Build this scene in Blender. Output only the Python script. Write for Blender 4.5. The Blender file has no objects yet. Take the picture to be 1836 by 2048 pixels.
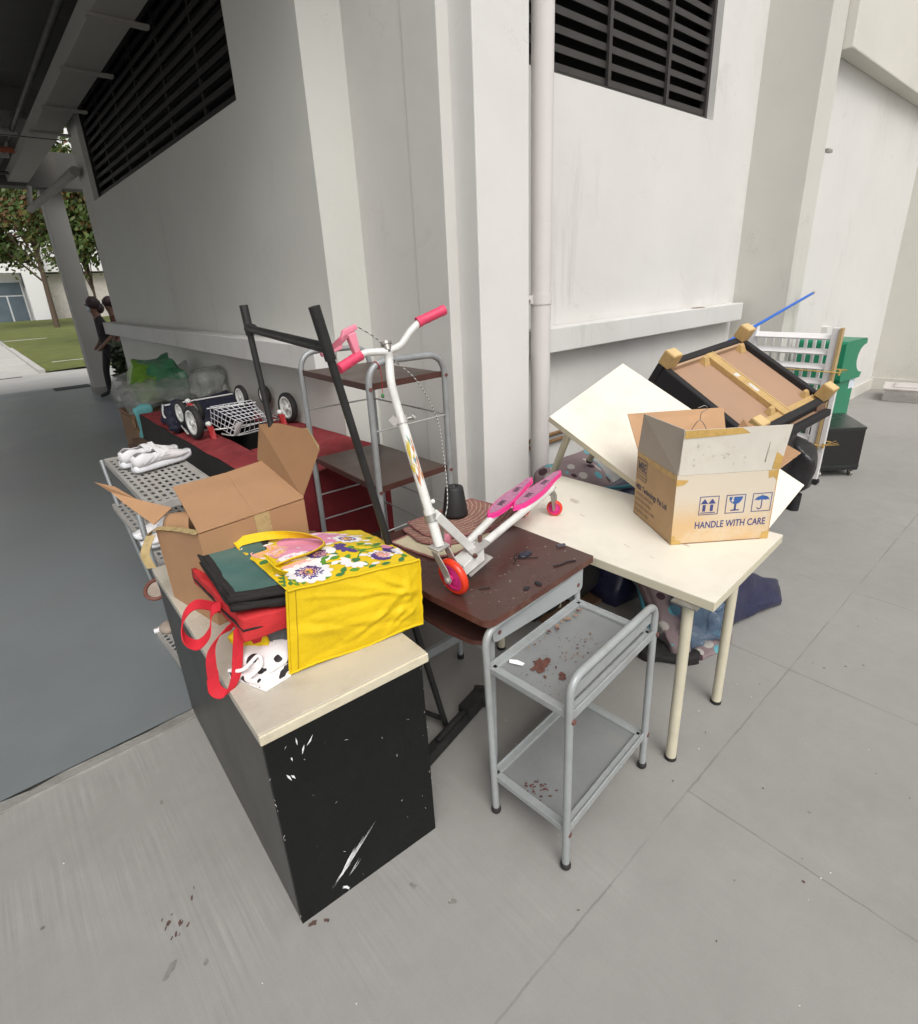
import bpy, bmesh, math, random
from mathutils import Vector, Matrix, noise
random.seed(7)
R = math.radians
V = Vector
SC = bpy.context.scene
COL = SC.collection

# ------------------------------------------------------------------ camera, sky, sun, exposure
cam_d = bpy.data.cameras.new('camera'); cam = bpy.data.objects.new('camera', cam_d); COL.objects.link(cam)
FPX, CX, CY = 1099.639, 923.4526, 980.9538           # focal length and principal point for an 1836 x 2048 frame
yaw, pitch, roll = R(49.3794), R(-20.8282), R(-2.65663)
_f = V((math.cos(pitch)*math.cos(yaw), math.cos(pitch)*math.sin(yaw), math.sin(pitch)))
_r = V((math.sin(yaw), -math.cos(yaw), 0)); _u = _r.cross(_f)
_r2 = _r*math.cos(roll)+_u*math.sin(roll); _u2 = _u*math.cos(roll)-_r*math.sin(roll)
M = Matrix.Identity(4)
for i in range(3):
    M[i][0] = _r2[i]; M[i][1] = _u2[i]; M[i][2] = -_f[i]
M.translation = (0, 0, 1.75)
cam.matrix_world = M
cam_d.sensor_fit = 'HORIZONTAL'; cam_d.sensor_width = 36
cam_d.sensor_fit = 'VERTICAL'; cam_d.sensor_height = 36*2048/1836
cam_d.lens = FPX/1836*36
cam_d.shift_x = (918-CX)/2048; cam_d.shift_y = (CY-1024)/2048
cam_d.clip_start = 0.05; cam_d.clip_end = 1000
SC.camera = cam

SUN_AZ, SUN_EL = V((-0.40, -0.86)), R(52)
world = bpy.data.worlds.new('World'); SC.world = world; world.use_nodes = True
wn = world.node_tree.nodes; wl = world.node_tree.links
sky = wn.new('ShaderNodeTexSky'); sky.sky_type = 'NISHITA'; sky.sun_disc = False
sky.sun_elevation = SUN_EL; sky.sun_rotation = math.atan2(SUN_AZ.x, SUN_AZ.y)
sky.dust_density = 6.0; sky.ozone_density = 1.0; sky.air_density = 1.0
hs = wn.new('ShaderNodeHueSaturation'); hs.inputs['Saturation'].default_value = 0.22   # cloud cover greys the sky
wl.new(sky.outputs[0], hs.inputs['Color'])
bg = wn['Background']; bg.inputs[1].default_value = 0.15
wl.new(hs.outputs[0], bg.inputs[0])
sl = bpy.data.lights.new('sun', 'SUN'); sl.energy = 0.85; sl.angle = R(42); sl.color = (1.0, 0.975, 0.94)
so = bpy.data.objects.new('sun', sl); COL.objects.link(so)
_a = SUN_AZ.normalized()*math.cos(SUN_EL)
so.rotation_euler = V((_a.x, _a.y, math.sin(SUN_EL))).to_track_quat('Z', 'Y').to_euler()
SC.view_settings.view_transform = 'Standard'; SC.view_settings.look = 'None'
SC.view_settings.gamma = 1; SC.view_settings.exposure = 0.12
SC.cycles.use_denoising = True
SC.cycles.max_bounces = 8; SC.cycles.diffuse_bounces = 4; SC.cycles.transparent_max_bounces = 12

# ------------------------------------------------------------------ materials
MATS = {}
def mat(name, col, rough=0.6, var=0.12, vscale=6.0, bump=0.0, bscale=60.0, metal=0.0, spec=0.5, dirt=None, dscale=2.5, damt=0.35,
        stretch=(1, 1, 1), trans=0.0, rvar=0.08, sheen=0.0):
    """Principled material: base colour broken up by two noises, optional dirt colour in patches and noise bump."""
    if name in MATS: return MATS[name]
    m = bpy.data.materials.new(name); m.use_nodes = True
    nt = m.node_tree; n = nt.nodes; l = nt.links; b = n['Principled BSDF']
    tc = n.new('ShaderNodeTexCoord'); mp = n.new('ShaderNodeMapping'); mp.inputs['Scale'].default_value = stretch
    l.new(tc.outputs['Object'], mp.inputs[0])
    n1 = n.new('ShaderNodeTexNoise'); n1.inputs['Scale'].default_value = vscale; n1.inputs['Detail'].default_value = 6; n1.inputs['Roughness'].default_value = 0.65
    l.new(mp.outputs[0], n1.inputs[0])
    r1 = n.new('ShaderNodeMapRange'); r1.inputs[1].default_value = 0.3; r1.inputs[2].default_value = 0.7
    r1.inputs[3].default_value = 1-var; r1.inputs[4].default_value = 1+var
    l.new(n1.outputs[0], r1.inputs[0])
    mx = n.new('ShaderNodeMix'); mx.data_type = 'RGBA'; mx.blend_type = 'MULTIPLY'; mx.inputs[0].default_value = 1
    mx.inputs[6].default_value = (*col, 1); l.new(r1.outputs[0], mx.inputs[7])
    out = mx.outputs[2]
    if dirt is not None:
        n2 = n.new('ShaderNodeTexNoise'); n2.inputs['Scale'].default_value = dscale; n2.inputs['Detail'].default_value = 8; n2.inputs['Roughness'].default_value = 0.7
        l.new(mp.outputs[0], n2.inputs[0])
        r2 = n.new('ShaderNodeMapRange'); r2.inputs[1].default_value = 0.50; r2.inputs[2].default_value = 0.75
        r2.inputs[3].default_value = 0; r2.inputs[4].default_value = damt
        l.new(n2.outputs[0], r2.inputs[0])
        m2 = n.new('ShaderNodeMix'); m2.data_type = 'RGBA'; l.new(r2.outputs[0], m2.inputs[0]); l.new(out, m2.inputs[6]); m2.inputs[7].default_value = (*dirt, 1)
        out = m2.outputs[2]
    l.new(out, b.inputs['Base Color'])
    rr = n.new('ShaderNodeMapRange'); rr.inputs[1].default_value = 0.3; rr.inputs[2].default_value = 0.7
    rr.inputs[3].default_value = max(0.02, rough-rvar); rr.inputs[4].default_value = min(1, rough+rvar); l.new(n1.outputs[0], rr.inputs[0])
    l.new(rr.outputs[0], b.inputs['Roughness'])
    b.inputs['Metallic'].default_value = metal
    b.inputs['Specular IOR Level'].default_value = spec
    if trans: b.inputs['Transmission Weight'].default_value = trans
    if sheen: b.inputs['Sheen Weight'].default_value = sheen
    if bump:
        n3 = n.new('ShaderNodeTexNoise'); n3.inputs['Scale'].default_value = bscale; n3.inputs['Detail'].default_value = 5
        l.new(mp.outputs[0], n3.inputs[0])
        bp = n.new('ShaderNodeBump'); bp.inputs['Strength'].default_value = bump; bp.inputs['Distance'].default_value = 0.01
        l.new(n3.outputs[0], bp.inputs['Height']); l.new(bp.outputs[0], b.inputs['Normal'])
    MATS[name] = m
    return m

def film(name, col, amount=0.35, rough=0.15):
    """Thin clear plastic film: mostly see-through, with a glossy skin."""
    if name in MATS: return MATS[name]
    m = mat(name, col, rough, var=0.2, vscale=12, bump=0.9, bscale=25)
    nt = m.node_tree; n = nt.nodes; l = nt.links; b = n['Principled BSDF']; o = n['Material Output']
    t = n.new('ShaderNodeBsdfTransparent'); mx = n.new('ShaderNodeMixShader'); mx.inputs[0].default_value = amount
    t.inputs[0].default_value = (0.55+0.45*col[0], 0.55+0.45*col[1], 0.55+0.45*col[2], 1)
    l.new(t.outputs[0], mx.inputs[1]); l.new(b.outputs[0], mx.inputs[2]); l.new(mx.outputs[0], o.inputs[0])
    return m

def hooks(m):
    nt = m.node_tree
    return nt, nt.nodes, nt.links, nt.nodes['Principled BSDF']

def math_node(n, l, op, a, b=None, c=None):
    k = n.new('ShaderNodeMath'); k.operation = op
    for i, x in enumerate((a, b, c)):
        if x is None: continue
        if hasattr(x, 'links') or hasattr(x, 'is_linked'): l.new(x, k.inputs[i])
        else: k.inputs[i].default_value = x
    return k.outputs[0]

# ------------------------------------------------------------------ mesh collecting
class MB:
    def __init__(s): s.v = []; s.f = []; s.m = []; s.s = []
    def add(s, vs, fs, mi=0, smooth=False):
        o = len(s.v); s.v += [V(p) for p in vs]
        for f in fs: s.f.append([i+o for i in f]); s.m.append(mi); s.s.append(smooth)
        return s
    def box(s, c, d, rot=None, mi=0):
        c = V(c); h = V(d)/2
        vs = [V((x*h.x, y*h.y, z*h.z)) for x in (-1, 1) for y in (-1, 1) for z in (-1, 1)]
        if rot is not None: vs = [rot @ p for p in vs]
        return s.add([p+c for p in vs], [(0, 1, 3, 2), (4, 6, 7, 5), (0, 4, 5, 1), (2, 3, 7, 6), (0, 2, 6, 4), (1, 5, 7, 3)], mi)
    def span(s, a, b, mi=0):
        a, b = V(a), V(b); return s.box((a+b)/2, [abs(b[i]-a[i]) for i in range(3)], None, mi)
    def hexa(s, q, mi=0):          # eight corners: bottom four, then top four, each counter-clockwise
        return s.add(q, [(3, 2, 1, 0), (4, 5, 6, 7), (0, 1, 5, 4), (1, 2, 6, 5), (2, 3, 7, 6), (3, 0, 4, 7)], mi)
    def slab(s, p, t, mi=0):       # thin panel on a quad, thickness t along its normal
        p = [V(x) for x in p]; nn = (p[1]-p[0]).cross(p[-1]-p[0]).normalized()*t; k = len(p)
        return s.add([x for x in p]+[x+nn for x in p], [tuple(range(k))[::-1], tuple(range(k, 2*k))]+[(i, (i+1) % k, (i+1) % k+k, i+k) for i in range(k)], mi)
    def bar(s, p, q, w, h, up=(0, 0, 1), mi=0):
        p, q = V(p), V(q); d = (q-p).normalized(); a = d.cross(V(up))
        if a.length < 1e-4: a = d.cross(V((1, 0, 0)))
        a.normalize(); b = a.cross(d)
        a = a*w/2; b = b*h/2
        return s.hexa([p-a-b, p+a-b, q+a-b, q-a-b, p-a+b, p+a+b, q+a+b, q-a+b], mi)
    def tube(s, pts, r, n=10, mi=0, cap=True, closed=False, flat=None):
        pts = [V(p) for p in pts]; k = len(pts)
        rs = r if isinstance(r, (list, tuple)) else [r]*k
        tang = []
        for i in range(k):
            a = pts[(i-1) % k] if (closed or i > 0) else pts[i]; b = pts[(i+1) % k] if (closed or i < k-1) else pts[i]
            t = b-a; tang.append(t.normalized() if t.length > 1e-9 else V((0, 0, 1)))
        ref = V((0, 0, 1)) if abs(tang[0].z) < 0.9 else V((1, 0, 0))
        if flat is not None: ref = V(flat)
        x = tang[0].cross(ref).normalized(); vs = []
        for i in range(k):
            t = tang[i]; x = (x-t*x.dot(t)).normalized(); y = t.cross(x)
            for j in range(n):
                an = 2*math.pi*j/n; vs.append(pts[i]+x*rs[i]*math.cos(an)+y*rs[i]*math.sin(an))
        fs = []
        for i in range(k if closed else k-1):
            for j in range(n):
                a = i*n+j; b = i*n+(j+1) % n; c = ((i+1) % k)*n+(j+1) % n; d = ((i+1) % k)*n+j
                fs.append((a, b, c, d))
        s.add(vs, fs, mi, True)
        if cap and not closed:
            s.add(vs[:n], [tuple(range(n))[::-1]], mi); s.add(vs[-n:], [tuple(range(n))], mi)
        return s
    def cyl(s, p, q, r, r2=None, n=20, mi=0): return s.tube([p, q], [r, r if r2 is None else r2], n, mi)
    def ribbon(s, pts, w, wdir, t=0.002, mi=0):       # strap: wdir is the width direction (vector or list)
        pts = [V(p) for p in pts]; k = len(pts); vs = []
        for i, p in enumerate(pts):
            wd = V(wdir[i] if isinstance(wdir[0], (list, tuple, Vector)) else wdir).normalized()
            tg = (pts[min(i+1, k-1)]-pts[max(i-1, 0)]).normalized(); nn = tg.cross(wd).normalized()
            for a, b in ((-1, -1), (1, -1), (1, 1), (-1, 1)): vs.append(p+wd*w/2*a+nn*t/2*b)
        fs = []
        for i in range(k-1):
            for j in range(4): fs.append((i*4+j, i*4+(j+1) % 4, (i+1)*4+(j+1) % 4, (i+1)*4+j))
        fs += [(3, 2, 1, 0), tuple((k-1)*4+j for j in range(4))]
        return s.add(vs, fs, mi, False)
    def lathe(s, prof, o, ax=(0, 0, 1), n=28, mi=0, arc=None):
        o = V(o); ax = V(ax).normalized(); x = ax.cross(V((0, 0, 1)) if abs(ax.z) < 0.9 else V((1, 0, 0))).normalized(); y = ax.cross(x); vs = []
        for r, h in prof:
            for j in range(n):
                an = 2*math.pi*j/n; vs.append(o+ax*h+x*r*math.cos(an)+y*r*math.sin(an))
        fs = []
        for i in range(len(prof)-1):
            for j in range(n): fs.append((i*n+j, i*n+(j+1) % n, (i+1)*n+(j+1) % n, (i+1)*n+j))
        return s.add(vs, fs, mi, True)
    def disc(s, o, ax, r, n=24, mi=0):
        o = V(o); ax = V(ax).normalized(); x = ax.cross(V((0, 0, 1)) if abs(ax.z) < 0.9 else V((1, 0, 0))).normalized(); y = ax.cross(x)
        return s.add([o+x*r*math.cos(2*math.pi*j/n)+y*r*math.sin(2*math.pi*j/n) for j in range(n)], [tuple(range(n))], mi)
    def torus(s, c, ax, rad, r, n=32, k=10, mi=0):
        return s.lathe([(rad+r*math.cos(2*math.pi*i/k), r*math.sin(2*math.pi*i/k)) for i in range(k+1)], c, ax, n, mi)
    def prism(s, poly, o, u, v, t, mi=0, mi_side=None):
        o, u, v = V(o), V(u), V(v); w = u.cross(v).normalized()*t; k = len(poly)
        a = [o+u*x+v*y for x, y in poly]
        s.add(a+[p+w for p in a], [tuple(range(k))[::-1], tuple(range(k, 2*k))], mi)
        return s.add(a+[p+w for p in a], [(i, (i+1) % k, (i+1) % k+k, i+k) for i in range(k)], mi if mi_side is None else mi_side)
    def grid(s, fn, nu, nv, mi=0, smooth=True):
        return s.add([fn(i/nu, j/nv) for j in range(nv+1) for i in range(nu+1)],
                     [(j*(nu+1)+i, j*(nu+1)+i+1, (j+1)*(nu+1)+i+1, (j+1)*(nu+1)+i) for j in range(nv) for i in range(nu)], mi, smooth)
    def ball(s, c, r, n=14, mi=0, sq=(1, 1, 1), amp=0.0, sc=8.0):
        c = V(c); vs = []
        for i in range(n+1):
            th = math.pi*i/n
            for j in range(2*n):
                ph = math.pi*j/n; d = V((math.sin(th)*math.cos(ph), math.sin(th)*math.sin(ph), math.cos(th)))
                k = 1+amp*noise.noise((c+d*r)*sc)
                vs.append(c+V((d.x*sq[0], d.y*sq[1], d.z*sq[2]))*r*k)
        fs = [(i*2*n+j, (i+1)*2*n+j, (i+1)*2*n+(j+1) % (2*n), i*2*n+(j+1) % (2*n)) for i in range(n) for j in range(2*n)]
        return s.add(vs, fs, mi, True)
    def soft(s, q, n=10, amp=0.008, puff=0.0, sc=14.0, mi=0, skip=(), seed=0.0, rnd=0.0):
        """Crumpled soft box on eight corners (as hexa); skip leaves faces out: 0 bottom 1 top 2 front 3 right 4 back 5 left."""
        q = [V(p) for p in q]; cen = sum(q, V())/8
        def tri(u, v, w):
            b = (q[0]*(1-u)+q[1]*u)*(1-v)+(q[3]*(1-u)+q[2]*u)*v; t = (q[4]*(1-u)+q[5]*u)*(1-v)+(q[7]*(1-u)+q[6]*u)*v
            return b*(1-w)+t*w
        idx = {}; vs = []; fs = []
        def vert(u, v, w):
            k = (round(u*1000), round(v*1000), round(w*1000))
            if k not in idx:
                du, dv, dw = abs(u-.5)*2, abs(v-.5)*2, abs(w-.5)*2
                p = tri(u, v, w)
                if rnd:
                    e = sorted((du, dv, dw)); f = 1-rnd*max(0, e[1]-0.6)/0.4*0.5; p = cen+(p-cen)*f
                if puff:
                    c0 = tri(.5, .5, .5); d = (p-c0)
                    p = p+d.normalized()*puff*(1-min(1, sorted((du, dv, dw))[1]))
                g = p*sc+V((seed, seed*1.7, seed*.3))
                p = p+(noise.noise_vector(g)+0.5*noise.noise_vector(g*2.3))*amp
                idx[k] = len(vs); vs.append(p)
            return idx[k]
        def face(fn, rev):
            for i in range(n):
                for j in range(n):
                    a = [fn(i/n, j/n), fn((i+1)/n, j/n), fn((i+1)/n, (j+1)/n), fn(i/n, (j+1)/n)]
                    f = [vert(*x) for x in a]; fs.append(f[::-1] if rev else f)
        defs = [(lambda a, b: (a, b, 0), True), (lambda a, b: (a, b, 1), False), (lambda a, b: (a, 0, b), False),
                (lambda a, b: (1, a, b), False), (lambda a, b: (a, 1, b), True), (lambda a, b: (0, a, b), True)]
        for k, (fn, rev) in enumerate(defs):
            if k not in skip: face(fn, rev)
        return s.add(vs, fs, mi, True)
    def build(s, name, mats, parent=None, bevel=0.0, seg=2, sub=0, solid=0.0):
        me = bpy.data.meshes.new(name)
        vs = s.v
        if parent is not None:
            inv = parent['_m'] if False else ROOT[parent.name].inverted()
            vs = [inv @ p for p in s.v]
        me.from_pydata([tuple(p) for p in vs], [], s.f)
        for i, p in enumerate(me.polygons): p.material_index = s.m[i]; p.use_smooth = s.s[i]
        for k in (mats if isinstance(mats, (list, tuple)) else [mats]): me.materials.append(k)
        me.update()
        o = bpy.data.objects.new(name, me); COL.objects.link(o)
        if parent is not None:
            o.parent = parent; ROOT[o.name] = ROOT[parent.name]
        else: ROOT[o.name] = Matrix.Identity(4)
        if solid: md = o.modifiers.new('thick', 'SOLIDIFY'); md.thickness = solid; md.offset = 0
        if bevel:
            md = o.modifiers.new('edge', 'BEVEL'); md.width = bevel; md.segments = seg; md.limit_method = 'ANGLE'; md.angle_limit = R(40); md.harden_normals = False
        if sub: md = o.modifiers.new('smooth', 'SUBSURF'); md.levels = sub; md.render_levels = sub
        return o
ROOT = {}
def tag(o, label=None, cat=None, group=None, kind=None):
    if label: o['label'] = label
    if cat: o['category'] = cat
    if group: o['group'] = group
    if kind: o['kind'] = kind
    return o
def thing(name, label, cat, loc, rz=0.0, group=None):
    o = bpy.data.objects.new(name, None); o.empty_display_size = 0.1; COL.objects.link(o)
    o.location = loc; o.rotation_euler = (0, 0, rz)
    ROOT[o.name] = Matrix.Translation(V(loc)) @ Matrix.Rotation(rz, 4, 'Z')
    return tag(o, label, cat, group)
class Frame:                        # local axes -> world points
    def __init__(s, o, x, y, z): s.o, s.x, s.y, s.z = V(o), V(x).normalized(), V(y).normalized(), V(z).normalized()
    def __call__(s, a, b, c=0.0): return s.o+s.x*a+s.y*b+s.z*c
    def box(s, mb, a, b, mi=0):
        x0, y0, z0 = a; x1, y1, z1 = b
        return mb.hexa([s(x0, y0, z0), s(x1, y0, z0), s(x1, y1, z0), s(x0, y1, z0), s(x0, y0, z1), s(x1, y0, z1), s(x1, y1, z1), s(x0, y1, z1)], mi)
def zframe(o, ang): return Frame(o, (math.cos(ang), math.sin(ang), 0), (-math.sin(ang), math.cos(ang), 0), (0, 0, 1))
def fillet(pts, r, k=6):
    pts = [V(p) for p in pts]; out = [pts[0]]
    for i in range(1, len(pts)-1):
        a, b, c = pts[i-1], pts[i], pts[i+1]; u = (a-b).normalized(); w = (c-b).normalized()
        rr = min(r, (a-b).length*.49, (c-b).length*.49)
        p, q = b+u*rr, b+w*rr
        for j in range(k+1):
            t = j/k; out.append(p*(1-t)**2+b*2*t*(1-t)+q*t*t)
    return out+[pts[-1]]
def spline(pts, k=8):
    pts = [V(p) for p in pts]; out = []
    for i in range(len(pts)-1):
        p0 = pts[max(i-1, 0)]; p1 = pts[i]; p2 = pts[i+1]; p3 = pts[min(i+2, len(pts)-1)]
        for j in range(k):
            t = j/k
            out.append(0.5*((2*p1)+(p2-p0)*t+(2*p0-5*p1+4*p2-p3)*t*t+(3*p1-p0-3*p2+p3)*t**3))
    return out+[pts[-1]]
def text_into(mb, body, place, size, mi=0, bold=0.0, align='LEFT', sx=1.0, shear=0.0):
    """Letters as flat mesh; place(x, y) maps the writing plane to world points."""
    cu = bpy.data.curves.new('lettering', 'FONT'); cu.body = body; cu.size = size; cu.align_x = align; cu.offset = bold; cu.resolution_u = 3; cu.shear = shear
    ob = bpy.data.objects.new('lettering', cu); COL.objects.link(ob)
    dg = bpy.context.evaluated_depsgraph_get(); dg.update()
    me = bpy.data.meshes.new_from_object(ob.evaluated_get(dg))
    mb.add([place(p.co.x*sx, p.co.y) for p in me.vertices], [list(p.vertices) for p in me.polygons], mi)
    bpy.data.objects.remove(ob); bpy.data.curves.remove(cu); bpy.data.meshes.remove(me)

# ------------------------------------------------------------------ ground, paving, lawn
def paving_material():
    m = mat('brushed_concrete', (0.278, 0.270, 0.254), 0.75, var=0.07, vscale=1.1, dirt=(0.17, 0.16, 0.145), dscale=0.9, damt=0.4)
    nt, n, l, b = hooks(m)
    tc = n.new('ShaderNodeTexCoord'); sx = n.new('ShaderNodeSeparateXYZ'); l.new(tc.outputs['Object'], sx.inputs[0])
    x, y = sx.outputs[0], sx.outputs[1]
    src = b.inputs['Base Color'].links[0].from_socket
    # broom strokes: noise stretched along Y
    mp = n.new('ShaderNodeMapping'); mp.inputs['Scale'].default_value = (75, 2.2, 1); mp.inputs['Rotation'].default_value = (0, 0, R(3)); l.new(tc.outputs['Object'], mp.inputs[0])
    st = n.new('ShaderNodeTexNoise'); st.inputs['Scale'].default_value = 1; st.inputs['Detail'].default_value = 3; l.new(mp.outputs[0], st.inputs[0])
    pn = n.new('ShaderNodeTexNoise'); pn.inputs['Scale'].default_value = 2.2; pn.inputs['Detail'].default_value = 2; l.new(tc.outputs['Object'], pn.inputs[0])
    pm = n.new('ShaderNodeMapRange'); pm.inputs[1].default_value = 0.42; pm.inputs[2].default_value = 0.62; l.new(pn.outputs[0], pm.inputs[0])
    xr = n.new('ShaderNodeMapRange'); xr.inputs[1].default_value = 0.25; xr.inputs[2].default_value = 1.15; xr.inputs[3].default_value = 1.0; xr.inputs[4].default_value = 0.22; l.new(x, xr.inputs[0])
    amp = math_node(n, l, 'MULTIPLY', math_node(n, l, 'MULTIPLY_ADD', pm.outputs[0], 0.40, 0.07), xr.outputs[0])
    mot = n.new('ShaderNodeTexNoise'); mot.inputs['Scale'].default_value = 11; mot.inputs['Detail'].default_value = 9; mot.inputs['Roughness'].default_value = .75; l.new(tc.outputs['Object'], mot.inputs[0])
    sv = math_node(n, l, 'MULTIPLY', math_node(n, l, 'SUBTRACT', st.outputs[0], 0.5), amp)
    fac = math_node(n, l, 'ADD', sv, math_node(n, l, 'MULTIPLY_ADD', mot.outputs[0], 0.22, 0.89))
    # fine grain
    gr = n.new('ShaderNodeTexNoise'); gr.inputs['Scale'].default_value = 240; gr.inputs['Detail'].default_value = 2; l.new(tc.outputs['Object'], gr.inputs[0])
    fac = math_node(n, l, 'MULTIPLY', fac, math_node(n, l, 'MULTIPLY_ADD', gr.outputs[0], 0.16, 0.92))
    # scored joints: one line along the wall, cross lines beyond it
    wob = n.new('ShaderNodeTexNoise'); wob.inputs['Scale'].default_value = 9; wob.inputs['Detail'].default_value = 8; wob.inputs['Roughness'].default_value = .75; l.new(tc.outputs['Object'], wob.inputs[0])
    wv = math_node(n, l, 'MULTIPLY', math_node(n, l, 'SUBTRACT', wob.outputs[0], 0.5), 0.018)
    def line(coord, at, w):
        d = math_node(n, l, 'ABSOLUTE', math_node(n, l, 'ADD', math_node(n, l, 'SUBTRACT', coord, at), wv))
        return math_node(n, l, 'LESS_THAN', d, w)
    ln = n.new('ShaderNodeTexNoise'); ln.inputs['Scale'].default_value = 3.5; ln.inputs['Detail'].default_value = 4; l.new(tc.outputs['Object'], ln.inputs[0])
    lm = n.new('ShaderNodeMapRange'); lm.inputs[1].default_value = 0.38; lm.inputs[2].default_value = 0.55; l.new(ln.outputs[0], lm.inputs[0])
    a = line(y, 0.606, 0.0032)
    near = math_node(n, l, 'LESS_THAN', y, 0.61)
    tot = a
    for jx, w in ((1.526, 0.003), (2.47, 0.004), (3.42, 0.003), (4.36, 0.003), (5.3, 0.003), (6.25, 0.003), (7.2, 0.003)):
        tot = math_node(n, l, 'MAXIMUM', tot, math_node(n, l, 'MULTIPLY', line(x, jx, w), near if jx < 2 else math_node(n, l, 'LESS_THAN', y, 0.9)))
    tot = math_node(n, l, 'MULTIPLY', tot, math_node(n, l, 'MULTIPLY_ADD', lm.outputs[0], 0.24, 0.015))
    fac = math_node(n, l, 'MULTIPLY', fac, math_node(n, l, 'SUBTRACT', 1.0, tot))
    mx = n.new('ShaderNodeMix'); mx.data_type = 'RGBA'; mx.blend_type = 'MULTIPLY'; mx.inputs[0].default_value = 1
    l.new(src, mx.inputs[6]); l.new(fac, mx.inputs[7])
    # dark specks
    vo = n.new('ShaderNodeTexVoronoi'); vo.inputs['Scale'].default_value = 5.5; l.new(tc.outputs['Object'], vo.inputs[0])
    sp = math_node(n, l, 'MULTIPLY', math_node(n, l, 'LESS_THAN', vo.outputs['Distance'], 0.035), math_node(n, l, 'GREATER_THAN', math_node(n, l, 'FRACT', math_node(n, l, 'MULTIPLY', vo.outputs['Color'], 7.3)), 0.72))
    m3 = n.new('ShaderNodeMix'); m3.data_type = 'RGBA'; l.new(math_node(n, l, 'MULTIPLY', sp, 0.6), m3.inputs[0]); l.new(mx.outputs[2], m3.inputs[6]); m3.inputs[7].default_value = (0.07, 0.06, 0.055, 1)
    l.new(m3.outputs[2], b.inputs['Base Color'])
    bp = n.new('ShaderNodeBump'); bp.inputs['Strength'].default_value = 0.35; bp.inputs['Distance'].default_value = 0.004
    l.new(math_node(n, l, 'ADD', math_node(n, l, 'MULTIPLY', sv, 4.0), math_node(n, l, 'MULTIPLY', tot, -2.0)), bp.inputs['Height']); l.new(bp.outputs[0], b.inputs['Normal'])
    return m
PAVING = paving_material()
FLOORPAINT = mat('grey_floor_paint', (0.170, 0.188, 0.195), 0.36, var=0.10, vscale=0.9, bump=0.12, bscale=18, dirt=(0.17, 0.165, 0.15), dscale=1.2, damt=0.45, spec=0.5)
STRIP = mat('bare_kerb_concrete', (0.235, 0.228, 0.21), 0.8, var=0.22, vscale=7, bump=0.5, bscale=60, dirt=(0.12, 0.115, 0.10), damt=0.5)
SOIL = mat('far_ground', (0.27, 0.26, 0.24), 0.9, var=0.1, vscale=0.3)
GRASSM = mat('lawn_grass', (0.105, 0.125, 0.022), 0.9, var=0.3, vscale=1.6, bump=0.6, bscale=30, dirt=(0.15, 0.13, 0.04), dscale=0.5, damt=0.6)
PALE = mat('pale_concrete', (0.46, 0.45, 0.42), 0.85, var=0.1, vscale=1.0, dirt=(0.30, 0.29, 0.27), dscale=0.8)

def sheet(name, x0, y0, x1, y1, z, m, n=1):
    b = MB(); b.grid(lambda u, v: V((x0+(x1-x0)*u, y0+(y1-y0)*v, z)), n, n, 0, False)
    return tag(b.build(name, m), kind='structure')
sheet('ground', -250, -250, 250, 250, -0.03, SOIL)
sheet('pavement', -7, -9, 14, 2.262, 0.0, PAVING); sheet('wall_apron', 1.93, 2.262, 9.95, 2.7, 0.0, PAVING)
sheet('corridor_floor', -7, 2.334, 1.93, 14.6, 0.0, FLOORPAINT)
kb = MB()
_rk = random.Random(3)
kn = 90; x0k, x1k = -7, 1.93
pts_a = [V((x0k+(x1k-x0k)*i/kn, 2.262+0.0015*_rk.uniform(-1, 1), 0.0)) for i in range(kn+1)]
pts_b = [V((x0k+(x1k-x0k)*i/kn, 2.266+0.002*_rk.uniform(-1, 1), 0.008)) for i in range(kn+1)]
pts_c = [V((x0k+(x1k-x0k)*i/kn, 2.318+0.014*_rk.uniform(-1, 1)+0.012*noise.noise(V((i*.35, 0, 0))), 0.0075)) for i in range(kn+1)]
pts_d = [V((p.x, p.y+0.008, -0.002)) for p in pts_c]
for A_, B_ in ((pts_a, pts_b), (pts_b, pts_c), (pts_c, pts_d)):
    kb.add(A_+B_, [(i, i+1, kn+2+i, kn+1+i) for i in range(kn)], 0)
tag(kb.build('kerb', STRIP), kind='structure')
sheet('path', -8, 14.6, 12, 18.0, -0.004, PALE)
sheet('footway', -8, 18.0, 1.36, 60, -0.006, PALE)
lb = MB(); lb.grid(lambda u, v: V((1.36+12*u, 18.0+31*v, 0.02+0.35*v*v*1.4+0.05*noise.noise(V((u*6, v*8, 0))))), 14, 24)
tag(lb.build('lawn', GRASSM), kind='structure')
lk = MB(); lk.box((1.36, 33, 0.02), (0.14, 30, 0.12)); lk.box((2.4, 20.5, 0.03), (1.1, 0.08, 0.03)); lk.box((2.2, 32.2, 0.12), (1.6, 0.14, 0.05))
tag(lk.build('lawn_edging', PALE), kind='structure')
DARKIRON = mat('drain_iron', (0.05, 0.05, 0.05), 0.6)
db = MB()
for i in range(9): db.box((1.50+0.0, 14.05+i*0.05, 0.004), (0.62, 0.022, 0.012))
db.box((1.50, 14.25, 0.0), (0.66, 0.5, 0.004)); tag(db.build('drain_grating', DARKIRON), 'dark iron drain grating let into the paving near the far column', 'drain')
db = MB(); db.box((-1.2, 17.6, 0.0), (4.2, 0.10, 0.012)); tag(db.build('drain_channel', DARKIRON), 'long dark drain slot in the pale path before the lawn', 'drain')

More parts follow.
